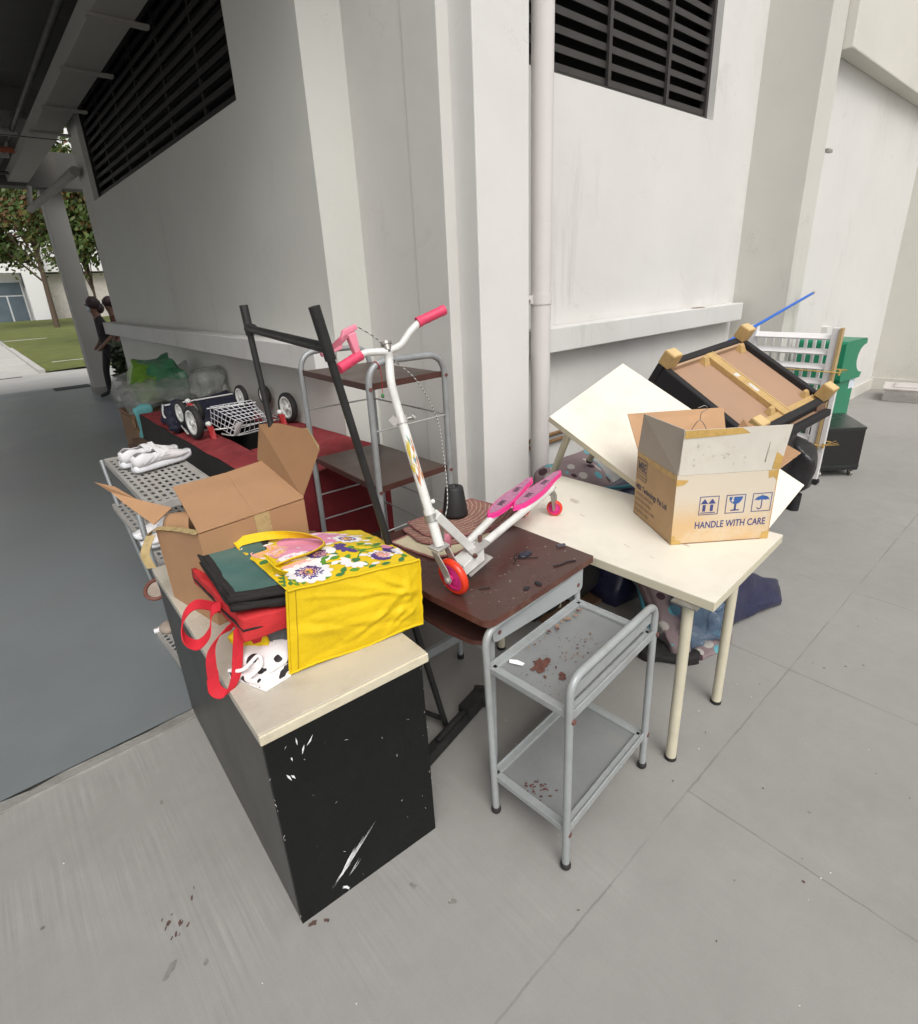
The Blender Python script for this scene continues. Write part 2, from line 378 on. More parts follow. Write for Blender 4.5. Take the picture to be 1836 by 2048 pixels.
# floor litter: stains and flecks lying on the paving
def blot(mb, x, y, r, z, seed, mi=0, n=14, sq=1.0, ang=0.0):
    rr = random.Random(seed); ps = []
    for i in range(n):
        a = 2*math.pi*i/n; k = r*(0.55+0.45*rr.random()+0.25*math.sin(2*a+seed))
        px, py = k*math.cos(a), k*math.sin(a)*sq; ps.append(V((x+px*math.cos(ang)-py*math.sin(ang), y+px*math.sin(ang)+py*math.cos(ang), z)))
    mb.add([V((x, y, z))]+ps, [(0, i+1, (i+1) % n+1) for i in range(n)], mi)
STAIN = mat('reddish_stain', (0.10, 0.055, 0.045), 0.7, var=0.3, vscale=80)
GREYSTAIN = mat('grey_stain', (0.20, 0.19, 0.175), 0.8, var=0.2, vscale=40)
FLECK = mat('white_fleck', (0.7, 0.7, 0.68), 0.7)
b = MB()
for i in range(11): blot(b, 0.02+0.035*random.uniform(-1, 1), 1.42+0.05*random.uniform(-1, 1), random.uniform(.004, .012), .0015+i*1e-5, i, 0, 9, .5, .9)
blot(b, 0.075, 1.46, .012, .0016, 44, 0, 9, .4, 1.0); blot(b, 0.09, 1.49, .007, .0016, 45, 0, 9, .4, 1.0)
blot(b, 0.318, 1.135, .012, .0016, 46, 0); blot(b, 0.352, 1.115, .009, .0016, 47, 0)
tag(b.build('paint_spill', STAIN), 'small dark red stain spots on the pale concrete left of the black cabinet', 'stain', kind='stuff')
b = MB()
for i in range(60):
    blot(b, random.uniform(-.6, 2.6), random.uniform(.05, 2.2), random.uniform(.0015, .0035), .0015+i*1e-6, 100+i, 0, 6)
tag(b.build('floor_specks', FLECK), 'scattered white specks lying on the concrete paving', 'specks', kind='stuff')
b = MB()
for i, (x, y, r_) in enumerate([(0.66, 0.90, .014), (.60, 1.02, .012), (.1, 1.9, .01), (0.05, 1.25, .009), (-.03, 1.30, .03)]):
    blot(b, x, y, r_, .0013+i*1e-5, 300+i, 0, 12, .5 if i == 4 else 1, .8)
for i in range(26):
    blot(b, random.uniform(.6, 2.8), random.uniform(-.3, .75), random.uniform(.003, .007), .0014+i*1e-6, 400+i, 1, 7, random.uniform(.3, 1), random.uniform(0, 3))
tag(b.build('floor_stains', [GREYSTAIN, STAIN]), 'faint grey blots and dark flecks on the concrete paving', 'stains', kind='stuff')

# ------------------------------------------------------------------ the building
def wall_material(name, col, streak=0.10, dirtcol=(0.42, 0.39, 0.34)):
    m = mat(name, col, 0.82, var=0.035, vscale=1.5, bump=0.10, bscale=9, dirt=dirtcol, dscale=0.55, damt=0.22)
    nt, n, l, b = hooks(m)
    src = b.inputs['Base Color'].links[0].from_socket
    tc = n.new('ShaderNodeTexCoord')
    def noi(scale, detail=6, rough=.6, vec=None, dist=0.0):
        k = n.new('ShaderNodeTexNoise'); k.inputs['Scale'].default_value = scale; k.inputs['Detail'].default_value = detail; k.inputs['Roughness'].default_value = rough; k.inputs['Distortion'].default_value = dist
        l.new(vec if vec is not None else tc.outputs['Object'], k.inputs[0]); return k.outputs[0]
    def rng(v, a, b_, c, d):
        k = n.new('ShaderNodeMapRange'); k.inputs[1].default_value = a; k.inputs[2].default_value = b_; k.inputs[3].default_value = c; k.inputs[4].default_value = d; l.new(v, k.inputs[0]); return k.outputs[0]
    mp = n.new('ShaderNodeMapping'); mp.inputs['Scale'].default_value = (3.1, 3.1, 0.5); l.new(tc.outputs['Object'], mp.inputs[0])
    runs = rng(noi(1.7, 8, .72, mp.outputs[0], .6), .55, .78, 0, 1)                       # rain runs, only where the patch noise lets them
    patch = rng(noi(.55, 3, .5), .45, .62, 0, 1)
    runs = math_node(n, l, 'MULTIPLY', math_node(n, l, 'MULTIPLY', runs, patch), streak*3.4)
    blot_ = math_node(n, l, 'MULTIPLY', rng(noi(2.3, 9, .75, None, 1.2), .60, .74, 0, 1), streak*1.4)   # grimy blotches
    scuff = math_node(n, l, 'MULTIPLY', rng(noi(28, 4, .7), .70, .80, 0, 1), .10)
    cr = math_node(n, l, 'ABSOLUTE', math_node(n, l, 'SUBTRACT', noi(1.35, 9, .62, None, .3), .5))
    crack = math_node(n, l, 'MULTIPLY', math_node(n, l, 'LESS_THAN', cr, .0011), math_node(n, l, 'MULTIPLY', rng(noi(1.1, 3, .5), .52, .60, 0, 1), .30))
    tot = math_node(n, l, 'ADD', math_node(n, l, 'ADD', runs, blot_), math_node(n, l, 'ADD', scuff, crack))
    keep = math_node(n, l, 'SUBTRACT', 1.0, tot)
    m9 = n.new('ShaderNodeMix'); m9.data_type = 'RGBA'; m9.clamp_factor = True; l.new(tot, m9.inputs[0]); l.new(src, m9.inputs[6]); m9.inputs[7].default_value = (.20, .175, .13, 1)
    l.new(m9.outputs[2], b.inputs['Base Color'])
    n3 = n.new('ShaderNodeTexNoise'); n3.inputs['Scale'].default_value = 170; n3.inputs['Detail'].default_value = 3; l.new(tc.outputs['Object'], n3.inputs[0])
    n4 = n.new('ShaderNodeTexNoise'); n4.inputs['Scale'].default_value = 5; n4.inputs['Detail'].default_value = 4; l.new(tc.outputs['Object'], n4.inputs[0])
    h = math_node(n, l, 'MULTIPLY_ADD', n3.outputs[0], 0.25, n4.outputs[0])
    bp = n.new('ShaderNodeBump'); bp.inputs['Strength'].default_value = 0.28; bp.inputs['Distance'].default_value = 0.012
    l.new(h, bp.inputs['Height']); l.new(bp.outputs[0], b.inputs['Normal'])
    return m
WALL = wall_material('white_wall_paint', (0.635, 0.625, 0.60), .13)
WALLGREY = wall_material('grey_wall_paint', (0.56, 0.56, 0.52), 0.08); COLGREY = wall_material('column_paint', (0.34, 0.335, 0.31), 0.12)
WALLCREAM = wall_material('cream_wall_paint', (0.60, 0.585, 0.53), 0.12)
LEDGE = wall_material('ledge_paint', (0.60, 0.595, 0.575), 0.2, (0.38, 0.34, 0.25))
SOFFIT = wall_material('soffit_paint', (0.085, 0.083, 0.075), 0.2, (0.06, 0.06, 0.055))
VENTM = mat('dark_louvre_metal', (0.040, 0.037, 0.035), 0.5, var=0.2, vscale=12)
VENTK = mat('black_louvre_metal', (0.012, 0.011, 0.010), 0.6, var=.2, vscale=12); VENTHOLE = mat('vent_void', (0.006, 0.006, 0.006), 0.9)

bld = thing('white_building', 'white painted corner building with louvred vents and long concrete ledges', 'building', (1.9, 3, 0))
b = MB()
HT = 7.0
b.span((1.646, 3.856, 0), (1.90, 8.432, 2.84)); b.span((1.646, 2.996, 0), (1.901, 3.856, HT)); b.span((1.646, 8.432, 0), (1.90, 8.966, HT)); b.span((1.646, 3.856, 4.06), (1.90, 8.432, HT))
b.build('corridor_wall', WALLGREY, bld)
b = MB()
b.span((1.901, 2.49, 0), (2.10, 4.2, HT)); b.span((1.895, 2.235, 0), (2.10, 2.49, HT)); b.build('corner_pier', wall_material('pier_paint', (0.57, 0.56, 0.53), 0.16), bld, 0.004)
b = MB(); b.span((1.961, 2.08, 0), (2.319, 2.75, HT)); b.build('corner_pillar', WALL, bld, 0.006)
b = MB()
LZ0, LZ1, LX0, LX1 = 2.90, 5.2, 2.45, 5.14
b.span((2.319, 2.584, 0), (5.94, 2.85, LZ0)); b.span((2.319, 2.584, LZ0), (LX0, 2.85, HT)); b.span((LX1, 2.584, LZ0), (5.94, 2.85, HT)); b.span((LX0, 2.584, LZ1), (LX1, 2.85, HT))
b.build('long_wall', WALL, bld)
b = MB(); b.span((5.94, 2.08, 0), (6.29, 2.85, HT)); b.build('wide_pillar', wall_material('pillar_paint', (0.56, 0.545, 0.50), 0.2), bld, 0.006)
b = MB(); b.span((6.29, 2.15, 0), (9.9, 2.4, HT)); b.build('recessed_wall', WALL, bld)
b = MB(); b.span((6.297, 2.0, 3.45), (9.88, 2.147, HT)); b.build('upper_beam', WALLCREAM, bld, 0.01)
b = MB(); b.span((9.9, -6, 0), (10.2, 2.4, HT)); b.build('end_wall', WALLCREAM, bld)
b = MB(); b.span((9.87, -6, 0), (9.897, 2.145, 0.17)); b.span((6.32, 2.12, 0), (9.868, 2.147, 0.15)); b.build('skirting', WALLCREAM, bld)
b = MB(); b.span((2.325, 2.44, 1.272), (5.85, 2.58, 1.432)); b.build('ledge', LEDGE, bld, 0.006)
b = MB(); b.span((1.50, 3.0, 1.287), (1.642, 9.05, 1.437)); b.build('ledge', LEDGE, bld, 0.006)
b = MB(); b.cyl((5.05, 2.50, 1.4325), (5.05, 2.50, 1.434), 0.10, n=24); b.v = [V((5.05+(p.x-5.05)*1.0, 2.50+(p.y-2.50)*.45, p.z)) for p in b.v]; b.build('rust_ring', mat('ledge_rust', (0.16, 0.09, 0.06), 0.8, var=.3, vscale=30), bld)
# corridor ceiling with edge beams
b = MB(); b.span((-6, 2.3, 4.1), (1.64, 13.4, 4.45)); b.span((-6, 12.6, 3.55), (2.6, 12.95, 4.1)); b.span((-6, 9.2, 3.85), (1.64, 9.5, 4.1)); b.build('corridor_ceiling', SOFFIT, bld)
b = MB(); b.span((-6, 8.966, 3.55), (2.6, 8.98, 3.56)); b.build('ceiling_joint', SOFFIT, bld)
# louvred vents
def louvre(x0, x1, z0, z1, y, n_mull, flip=None, mull=None, pitch=0.096, md=0.05):
    fr = MB(); sl_ = MB(); bk = MB()
    def P(a, d, z): return V((a, y+d, z)) if flip is None else V((flip+d, a, z))
    def bx(m_, a0, a1, d0, d1, za, zb): m_.span(P(a0, d0, za), P(a1, d1, zb))
    t = 0.035
    bx(fr, x0, x1, 0.055, 0.11, z0, z0+t); bx(fr, x0, x1, 0.055, 0.11, z1-t, z1)
    bx(fr, x0, x0+t, 0.056, 0.109, z0+t, z1-t); bx(fr, x1-t, x1, 0.056, 0.109, z0+t, z1-t)
    ms = mull if mull else [x0+(x1-x0)*i/(n_mull+1) for i in range(1, n_mull+1)]
    for a in ms: bx(fr, a-.016, a+.016, md, md+.022, z0+t, z1-t)
    k = int((z1-z0-2*t)/pitch)
    for i in range(k+1):
        z = z0+t+0.01+i*pitch
        q = [P(x0+.01, 0.079, z), P(x1-.01, 0.079, z), P(x1-.01, 0.16, z+pitch*.66), P(x0+.01, 0.16, z+pitch*.66)]
        w = V((0, 0, pitch*.10)); sl_.hexa([q[0], q[1], q[2], q[3], q[0]+w, q[1]+w, q[2]+w, q[3]+w])
        q2 = [P(x0+.01, 0.074, z+.001), P(x1-.01, 0.074, z+.001), P(x1-.01, 0.078, z+.001), P(x0+.01, 0.078, z+.001)]; w = V((0, 0, pitch*.42)); sl_.hexa(q2+[p+w for p in q2])
    bk.span(P(x0, 0.2, z0), P(x1, 0.21, z1)); bk.span(P(x0+.002, .112, z0+.002), P(x0+.006, .199, z1-.002)); bk.span(P(x1-.006, .112, z0+.002), P(x1-.002, .199, z1-.002)); bk.span(P(x0+.007, .112, z0+.002), P(x1-.007, .199, z0+.006))
    return fr, sl_, bk
v = thing('louvre_vent', 'dark metal louvre vent high in the bright long wall beside the drainpipe', 'vent', (3.8, 2.6, 2.9))
for nm, m_, mt in zip(('frame', 'slats', 'backing'), louvre(LX0, LX1, LZ0, LZ1, 2.584, 0, None, (4.49, 3.74, 3.0)), (VENTM, VENTM, VENTHOLE)): m_.build(nm, mt, v)
v = thing('louvre_vent', 'long black louvre vent high in the shaded corridor wall under the ceiling', 'vent', (1.7, 6, 2.84))
for nm, m_, mt in zip(('frame', 'slats', 'backing'), louvre(3.856, 8.432, 2.84, 4.06, 0, 5, 1.646, None, .088, .083), (VENTK, VENTK, VENTHOLE)): m_.build(nm, mt, v)

# drainpipe
PIPE = wall_material('pipe_paint', (0.62, 0.59, 0.575), 0.3, (0.36, 0.32, 0.28))
t = thing('drainpipe', 'tall pinkish white drainpipe clamped to the wall beside the corner pillar', 'pipe', (2.755, 2.36, 0))
px_, py_ = 2.748, 2.37
b = MB(); b.cyl((px_, py_, 0), (px_, py_, HT), 0.062, n=28); b.build('pipe', PIPE, t)
b = MB(); b.cyl((px_, py_, 1.595), (px_, py_, 1.655), 0.067, n=28); b.span((px_-.13, py_+.005, 1.60), (px_-.06, py_+.02, 1.65)); b.span((px_-.133, py_-.01, 1.60), (px_-.118, 2.57, 1.65)); b.span((px_-.05, py_+.05, 1.605), (px_+.05, 2.583, 1.645)); b.cyl((px_-.1, py_-.012, 1.625), (px_-.1, py_+.01, 1.625), .01); b.build('clamp', PIPE, t, 0.002)
COPPER = mat('brown_pipe', (0.19, 0.11, 0.05), 0.45, var=0.25, vscale=20)
t = thing('service_pipe', 'pair of thin brown pipes running low along the wall behind the drainpipe', 'pipe', (2.9, 2.55, 0.6))
b = MB()
for z_ in (0.60, 0.655): b.tube([(2.33, 2.565, z_), (4.2, 2.565, z_)], 0.014)
b.build('pipe', COPPER, t)
b = MB(); b.span((2.98, 2.55, 0.57), (3.0, 2.583, 0.69)); b.build('bracket', WALL, t)
GALV = mat('stub_metal', (0.35, 0.33, 0.30), 0.5, metal=0.4)
b = MB(); b.span((6.30, 2.06, 2.70), (6.42, 2.10, 2.725)); b.cyl((6.31, 2.10, 2.62), (6.31, 2.10, 2.70), .012); tag(b.build('wall_bracket', GALV), 'small rusty metal stub sticking out of the wide pillar edge high up', 'bracket')
b = MB(); b.span((7.30, 2.09, 1.06), (7.46, 2.149, 1.09)); b.span((7.30, 2.09, 0.95), (7.33, 2.149, 1.06)); tag(b.build('wall_bracket', WALL), 'small white angle bracket on the recessed wall above the green bin', 'bracket')
b = MB(); b.span((9.80, 1.02, 0), (9.86, 1.35, 0.32)); tag(b.build('wall_panel', mat('dark_panel', (0.08, 0.08, 0.085), 0.6)), 'low dark grey panel at the foot of the far end wall', 'panel')

# corridor services
TRUNK = wall_material('trunking_paint', (0.30, 0.29, 0.265), 0.1)
t = thing('ceiling_trunking', 'long pale cable trunking hung under the dark corridor ceiling beside the vent', 'trunking', (1.42, 6, 3.6))
b = MB(); b.span((1.27, 2.4, 3.6), (1.55, 12.58, 3.74)); b.build('tray', TRUNK, t, 0.005)
for yy in (3.97, 5.206, 6.434, 7.719, 8.85):
    b = MB(); b.span((1.24, yy-.03, 3.575), (1.644, yy+.03, 3.598)); b.build('bracket', TRUNK, t)
b = MB(); b.tube([(1.20, 2.4, 3.80), (1.20, 12.5, 3.80)], 0.03); b.build('cable', mat('black_cable', (0.015, 0.015, 0.015), 0.6), t)
for k, (yy, zz, rr, cc, nm) in enumerate([(9.9, 3.78, .05, (0.30, 0.295, 0.28), 'pale'), (10.6, 3.70, .035, (0.30, 0.08, 0.04), 'red'), (11.3, 3.78, .06, (0.32, 0.31, 0.29), 'thick pale'), (11.9, 3.62, .025, (0.05, 0.05, 0.05), 'black')]):
    b = MB(); b.tube([(-6, yy, zz), (1.25, yy, zz)], rr); tag(b.build('ceiling_pipe', mat('cpipe%d' % k, cc, 0.6)), nm+' service pipe crossing under the corridor ceiling at its far end', 'pipe')
b = MB(); b.tube([(1.48, 12.62, 3.2), (1.55, 8.6, 3.17)], 0.055); b.tube([(1.48, 12.62, 3.2), (1.55, 12.62, 3.56)], .04); tag(b.build('brace_pipe', TRUNK), 'pale sloping pipe under the corridor ceiling between the wall end and the column', 'pipe')
t = thing('corridor_column', 'slim square concrete column at the far end of the corridor', 'column', (1.86, 12.97, 0))
b = MB(); b.span((1.704, 12.8, 0), (2.02, 13.15, 3.55)); b.build('shaft', COLGREY, t, 0.008)
b = MB(); b.span((1.69, 12.785, 0), (2.035, 13.165, 0.12)); b.build('base', STRIP, t)

# ------------------------------------------------------------------ far end: lawn trees, block of flats, plants, person
BARK = mat('bark', (0.10, 0.07, 0.05), 0.9, var=0.3, vscale=30, bump=0.6)
LEAF_A = mat('leaf_green', (0.060, 0.098, 0.018), 0.6, var=0.5, vscale=1.2)
LEAF_B = mat('leaf_rust', (0.13, 0.066, 0.018), 0.6, var=0.5, vscale=1.2)
LEAF_C = mat('leaf_olive', (0.10, 0.11, 0.025), 0.6, var=0.4, vscale=1.2)
def tree(label, x, y, h, cr, crown_c, n, seed, trunk_r=.16, leaf=.17):
    rr = random.Random(seed)
    t = thing('tree', label, 'tree', (x, y, 0.1), 0, 'trees on the lawn')
    b = MB(); top = V((x+.1, y, h*.52))
    b.tube([(x, y, 0), (x+.03, y, h*.2), top], [trunk_r, trunk_r*.8, trunk_r*.6], 9)
    tips = []
    for i in range(13):
        a = rr.uniform(0, 6.28); e = crown_c+V((math.cos(a)*cr.x*rr.uniform(.35, .85), math.sin(a)*cr.y*rr.uniform(.35, .85), cr.z*rr.uniform(-.8, .8)))
        s_ = V((x+.03, y, h*rr.uniform(.25, .5))); m_ = (s_+e)/2+V((0, 0, rr.uniform(-.3, .2)))
        b.tube(spline([s_, m_, e], 4), [trunk_r*.38*(1-k/10) for k in range(9)], 6); tips += [e, m_, (m_+e)/2]
    b.build('trunk', BARK, t)
    c = MB()
    cl = [p+V((rr.gauss(0, .4), rr.gauss(0, .4), rr.gauss(0, .35))) for p in tips for _ in range(3)]
    for i in range(n):
        q = rr.choice(cl); p = q+V((rr.gauss(0, .42), rr.gauss(0, .42), rr.gauss(0, .30)))
        a = V((rr.gauss(0, 1), rr.gauss(0, 1), rr.gauss(0, 1))).normalized(); d = a.orthogonal().normalized(); s_ = leaf*rr.uniform(.5, 1.2)
        e = a.cross(d)
        c.add([p-d*s_, p+e*s_*.5, p+d*s_, p-e*s_*.5], [(0, 1, 2, 3)], (1 if noise.noise(q*.9)+.35*rr.gauss(0, 1) > .42 else (2 if rr.random() < .25 else 0)))
    c.build('crown', [LEAF_A, LEAF_B, LEAF_C], t)
tree('leafy tree with rusty brown patches on the lawn left of the corridor column', 4.35, 40.0, 10.5, V((4.2, 3.2, 3.6)), V((2.4, 39.5, 7.6)), 30000, 5, .16, .15)
tree('slim young tree with thin bent stems just right of the corridor column', 4.25, 26.0, 7.5, V((1.6, 1.5, 2.0)), V((4.2, 26.0, 5.6)), 12000, 9, .06, .12)

FLAT = mat('flat_block_white', (0.80, 0.80, 0.79), 0.8, var=0.04, vscale=.3); FLATB = mat('flat_block_beige', (0.55, 0.52, 0.46), 0.8)
GLASS = mat('window_glass', (0.10, 0.13, 0.15), 0.12, var=0.3, vscale=.6); FRAMEW = mat('frame_white', (0.7, 0.72, 0.72), 0.4)
t = thing('apartment_building', 'white block of flats with glass doors behind the lawn at the far left', 'building', (0, 52, 0))
b = MB(); b.span((-12, 50.2, 3.6), (14, 58, 24)); b.span((4.3, 49.6, 0), (5.55, 50.2, 24)); b.span((-12, 51.2, 0), (4.3, 58, 3.6)); b.build('wall', FLAT, t)
b = MB(); b.span((5.55, 50.9, 0), (14, 58, 3.5)); b.build('recess_wall', FLATB, t)
b = MB(); b.span((-12, 49.9, 6.9), (4.2, 50.19, 8.0)); b.span((-12, 49.9, 10.2), (4.2, 50.19, 11.2)); b.span((5.6, 49.9, 7.0), (14, 50.19, 7.6)); b.build('balcony_rail', FLATB, t)
for zz in (4.6, 8.1, 11.3, 14.6):
    for xx in (-10, -6.2, -2.4, 1.8):
        w = MB(); w.span((xx, 50.10, zz), (xx+2.2, 50.19, zz+1.9)); w.span((xx+1.06, 50.07, zz), (xx+1.14, 50.099, zz+1.9)); w.build('window', FRAMEW, t)
        g = MB(); g.span((xx+.1, 50.06, zz+.1), (xx+1.05, 50.098, zz+1.8)); g.span((xx+1.15, 50.06, zz+.1), (xx+2.1, 50.098, zz+1.8)); g.build('pane', GLASS, t)
for xx in (-.2, 2.2):
    d = MB(); d.span((xx, 51.0, 0), (xx+2.0, 51.15, 3.1)); d.build('door', FRAMEW, t)
    g = MB(); g.span((xx+.1, 50.95, .12), (xx+.93, 50.999, 2.1)); g.span((xx+1.03, 50.95, .12), (xx+1.9, 50.999, 2.1)); g.span((xx+.1, 50.95, 2.2), (xx+1.9, 50.999, 3.0)); g.build('pane', GLASS, t)
t = thing('apartment_building', 'tall pale block of flats further left behind the tree', 'building', (-14, 70, 0))
b = MB(); b.span((-40, 70, 0), (30, 80, 40)); b.build('wall', FLAT, t)
for zz in range(3, 38, 3):
    w = MB(); w.span((-38, 69.9, zz), (28, 69.99, zz+1.3)); w.build('window_band', GLASS, t)
SHRUB = mat('shrub_leaf', (0.028, 0.040, 0.014), 0.6, var=0.5, vscale=6); TERR = mat('terracotta', (0.20, 0.085, 0.045), 0.8, var=.2)
def shrub(label, x, y, h, r, seed, n=700):
    rr = random.Random(seed); t = thing('potted_shrub', label, 'plant', (x, y, 0))
    p = MB(); p.lathe([(0.0, 0), (.14, 0), (.19, .30), (.20, .34), (.17, .34), (.16, .28), (0, .28)], (x, y, 0)); p.build('pot', TERR, t)
    s_ = MB(); s_.tube([(x, y, .28), (x+.03, y, h*.5), (x-.02, y, h*.85)], [.02, .015, .008], 6); s_.build('stem', BARK, t)
    c = MB()
    for i in range(n):
        z = .35+(h-.35)*rr.random(); w = r*(1-.5*abs((z/h)-.55)); a = rr.uniform(0, 6.28); q = V((x+math.cos(a)*w*rr.random()**.5, y+math.sin(a)*w*rr.random()**.5, z))
        d = V((rr.gauss(0, 1), rr.gauss(0, 1), rr.gauss(0, .6))).normalized(); e = d.orthogonal().normalized(); s2 = rr.uniform(.03, .075)
        c.add([q-d*s2, q+e*s2*.5, q+d*s2, q-e*s2*.5], [(0, 1, 2, 3)], 0)
    c.build('foliage', SHRUB, t)
shrub('bushy dark potted shrub low on the ground beside the corridor wall end', 2.20, 11.6, 1.0, .32, 2, 1200)

# two people by the column: each one skinned body
def make_person(label, loc, top_c, pants_c, mask=True):
    t = thing('person', label, 'person', loc)
    o_ = V(loc)
    J = {'pelvis': (0, 0, .92, .125), 'waist': (-.01, 0, 1.10, .115), 'chest': (-.03, 0, 1.30, .145), 'neck': (-.05, 0, 1.46, .05), 'head0': (-.07, 0, 1.55, .075), 'head1': (-.085, 0, 1.63, .09), 'head2': (-.07, 0, 1.70, .07)}
    for s_, n_ in ((-1, 'n'), (1, 'f')):
        J['sh'+n_] = (-.02, .17*s_, 1.37, .055); J['el'+n_] = (.05-.05*s_, .23*s_, 1.12, .042); J['wr'+n_] = (-.10, .20*s_, .95, .03); J['ha'+n_] = (-.15, .19*s_, .90, .032); J['fi'+n_] = (-.19, .185*s_, .86, .018)
        J['hip'+n_] = (0, .09*s_, .86, .095); J['kn'+n_] = (-.09*s_-.02, .10*s_, .49, .062); J['an'+n_] = (-.16*s_+.02, .10*s_, .09, .042); J['to'+n_] = (-.16*s_-.15, .11*s_, .035, .035)
    keys = list(J); E_ = [('pelvis', 'waist'), ('waist', 'chest'), ('chest', 'neck'), ('neck', 'head0'), ('head0', 'head1'), ('head1', 'head2')]
    for n_ in 'nf': E_ += [('chest', 'sh'+n_), ('sh'+n_, 'el'+n_), ('el'+n_, 'wr'+n_), ('wr'+n_, 'ha'+n_), ('ha'+n_, 'fi'+n_), ('pelvis', 'hip'+n_), ('hip'+n_, 'kn'+n_), ('kn'+n_, 'an'+n_), ('an'+n_, 'to'+n_)]
    me = bpy.data.meshes.new('skeleton'); me.from_pydata([J[k][:3] for k in keys], [(keys.index(a), keys.index(c)) for a, c in E_], [])
    ob = bpy.data.objects.new('skeleton', me); COL.objects.link(ob)
    md = ob.modifiers.new('skin', 'SKIN'); ob.modifiers.new('sub', 'SUBSURF').levels = 1
    for i, k in enumerate(keys): sv = me.skin_vertices[0].data[i]; sv.radius = (J[k][3], J[k][3]); sv.use_root = (k == 'pelvis')
    dg = bpy.context.evaluated_depsgraph_get(); dg.update()
    m2 = bpy.data.meshes.new_from_object(ob.evaluated_get(dg)); bpy.data.objects.remove(ob)
    skin = mat('skin', (0.16, 0.085, 0.055), 0.5); top = top_c; pants = pants_c; shoe = mat('dark_shoe', (0.01, 0.01, 0.01), 0.5)
    m2.materials.clear()
    for k in (skin, top, pants, shoe): m2.materials.append(k)
    for p in m2.polygons:
        c = p.center; p.use_smooth = True
        p.material_index = 3 if c.z < .075 else (2 if (c.z < .93 and abs(c.y) < .16) else (0 if (c.z > 1.45 or abs(c.y) > .165 and c.z < 1.2) else 1))
    body = bpy.data.objects.new('body', m2); COL.objects.link(body); body.parent = t
    b = MB(); b.ball(o_+V((-.05, 0, 1.665)), .115, 12, 0, (1, .95, 1), .12, 20); b.ball(o_+V((.03, 0, 1.58)), .075, 8, 0, (1, 1.1, 1.2), .1, 20); b.build('hair', mat('dark_hair', (0.03, 0.012, 0.014), 0.6), t)
    if mask: b = MB(); b.ball(o_+V((-.135, 0, 1.575)), .055, 10, 0, (.7, .9, .85)); b.build('face_mask', mat('mask_cloth', (0.45, 0.55, 0.6), 0.8), t)
    for s_ in (-1, 1):
        b = MB(); b.ball(o_+V((-.17, .032*s_, 1.645)), .012, 6); b.build('eye', mat('eye_dark', (.02, .02, .02), .3), t)
make_person('person in black clothes wearing a pale face mask, standing beside the corridor column', (1.98, 12.05, 0), mat('dark_top', (0.016, 0.012, 0.014), 0.8), mat('dark_trousers', (0.010, 0.010, 0.012), 0.8))
make_person('person in a brown red shirt half hidden behind the corridor wall end', (2.36, 12.75, 0), mat('brown_shirt', (0.10, 0.035, 0.022), 0.8), mat('olive_trousers', (0.030, 0.028, 0.014), 0.8), False)

# ------------------------------------------------------------------ black cabinet in the foreground
BLK = mat('black_laminate', (0.0055, 0.006, 0.006), 0.55, spec=.28, var=0.15, vscale=8, bump=0.08, bscale=130, dirt=(0.012, 0.012, 0.011), dscale=6, damt=0.5, rvar=.12)
BLKSIDE = mat('black_laminate_glare', (0.030, 0.030, 0.027), 0.36, var=0.06, vscale=3, rvar=.04)  # same black laminate, corridor glare on the side put into its colour
CREAMTOP = mat('cream_laminate', (0.50, 0.46, 0.385), 0.32, var=0.05, vscale=4, dirt=(0.27, 0.23, 0.18), dscale=5, damt=0.5, bump=.03, bscale=200)
CREAMEDGE = mat('cream_edge_band', (0.62, 0.56, 0.42), 0.4, var=0.08, vscale=20, dirt=(0.30, 0.25, 0.16), dscale=14, damt=0.4)
SCRATCH = mat('white_scratch', (0.75, 0.76, 0.76), 0.7)
t = thing('cabinet', 'long black cabinet with worn cream top and white scratches on its front', 'cabinet', (0.296, 1.155, 0), R(-4))
F = zframe((0.296, 1.155, 0), R(-4)); F.y = V((0.036, 1, 0)).normalized()
b = MB(); F.box(b, (0.006, .016, .002), (.472, 1.17, .684)); b.build('carcass', BLK, t, .002)
b = MB(); F.box(b, (0, .0165, 0), (.0055, 1.17, .684)); b.build('side_panel', BLKSIDE, t, .001)
b = MB(); F.box(b, (-.006, .006, .6845), (.502, 1.185, .716)); b.build('top', CREAMTOP, t, .003)
b = MB(); F.box(b, (-.006, -.004, .6847), (.502, .0055, .7155)); b.build('edge_band', CREAMEDGE, t, .0035, 3)
b = MB(); F.box(b, (0.0, 0.0, 0), (.478, .016, .684)); rs = random.Random(4)
def scr(x0, z0, x1, z1, w, n=1):
    for _ in range(n):
        j = [rs.uniform(-.006, .006) for _ in range(4)]
        a = F(x0+j[0], -.0012, z0+j[1]); c = F(x1+j[2], -.0012, z1+j[3]); d = (c-a).normalized().cross(F.y)*w
        m_ = (a+c)/2+V((0, 0, rs.uniform(-.004, .004)))
        b.add([a, m_-d, c, m_+d], [(0, 1, 2, 3)], 1)
def gp(px, pz): return (px-885)/(1655-885)*.478, 0.0
scr(.10, .055, .265, .205, .0006, 5); scr(.14, .09, .19, .155, .0014, 7); scr(.12, .075, .165, .105, .0016, 5); scr(.16, .065, .20, .10, .0008, 4); scr(.15, .10, .225, .175, .0005, 8)
scr(.135, .035, .15, .008, .004, 3); scr(.045, .555, .055, .525, .003, 2); scr(.065, .61, .06, .59, .002, 1); scr(.12, .645, .11, .61, .003, 1); scr(.085, .60, .095, .62, .003, 1); scr(.08, .655, .085, .63, .002, 1)
for i in range(18):
    x_, z_ = rs.uniform(.02, .46), rs.uniform(.02, .66); scr(x_, z_, x_+rs.uniform(-.008, .009), z_+rs.uniform(-.009, .009), rs.uniform(.0003, .0008))
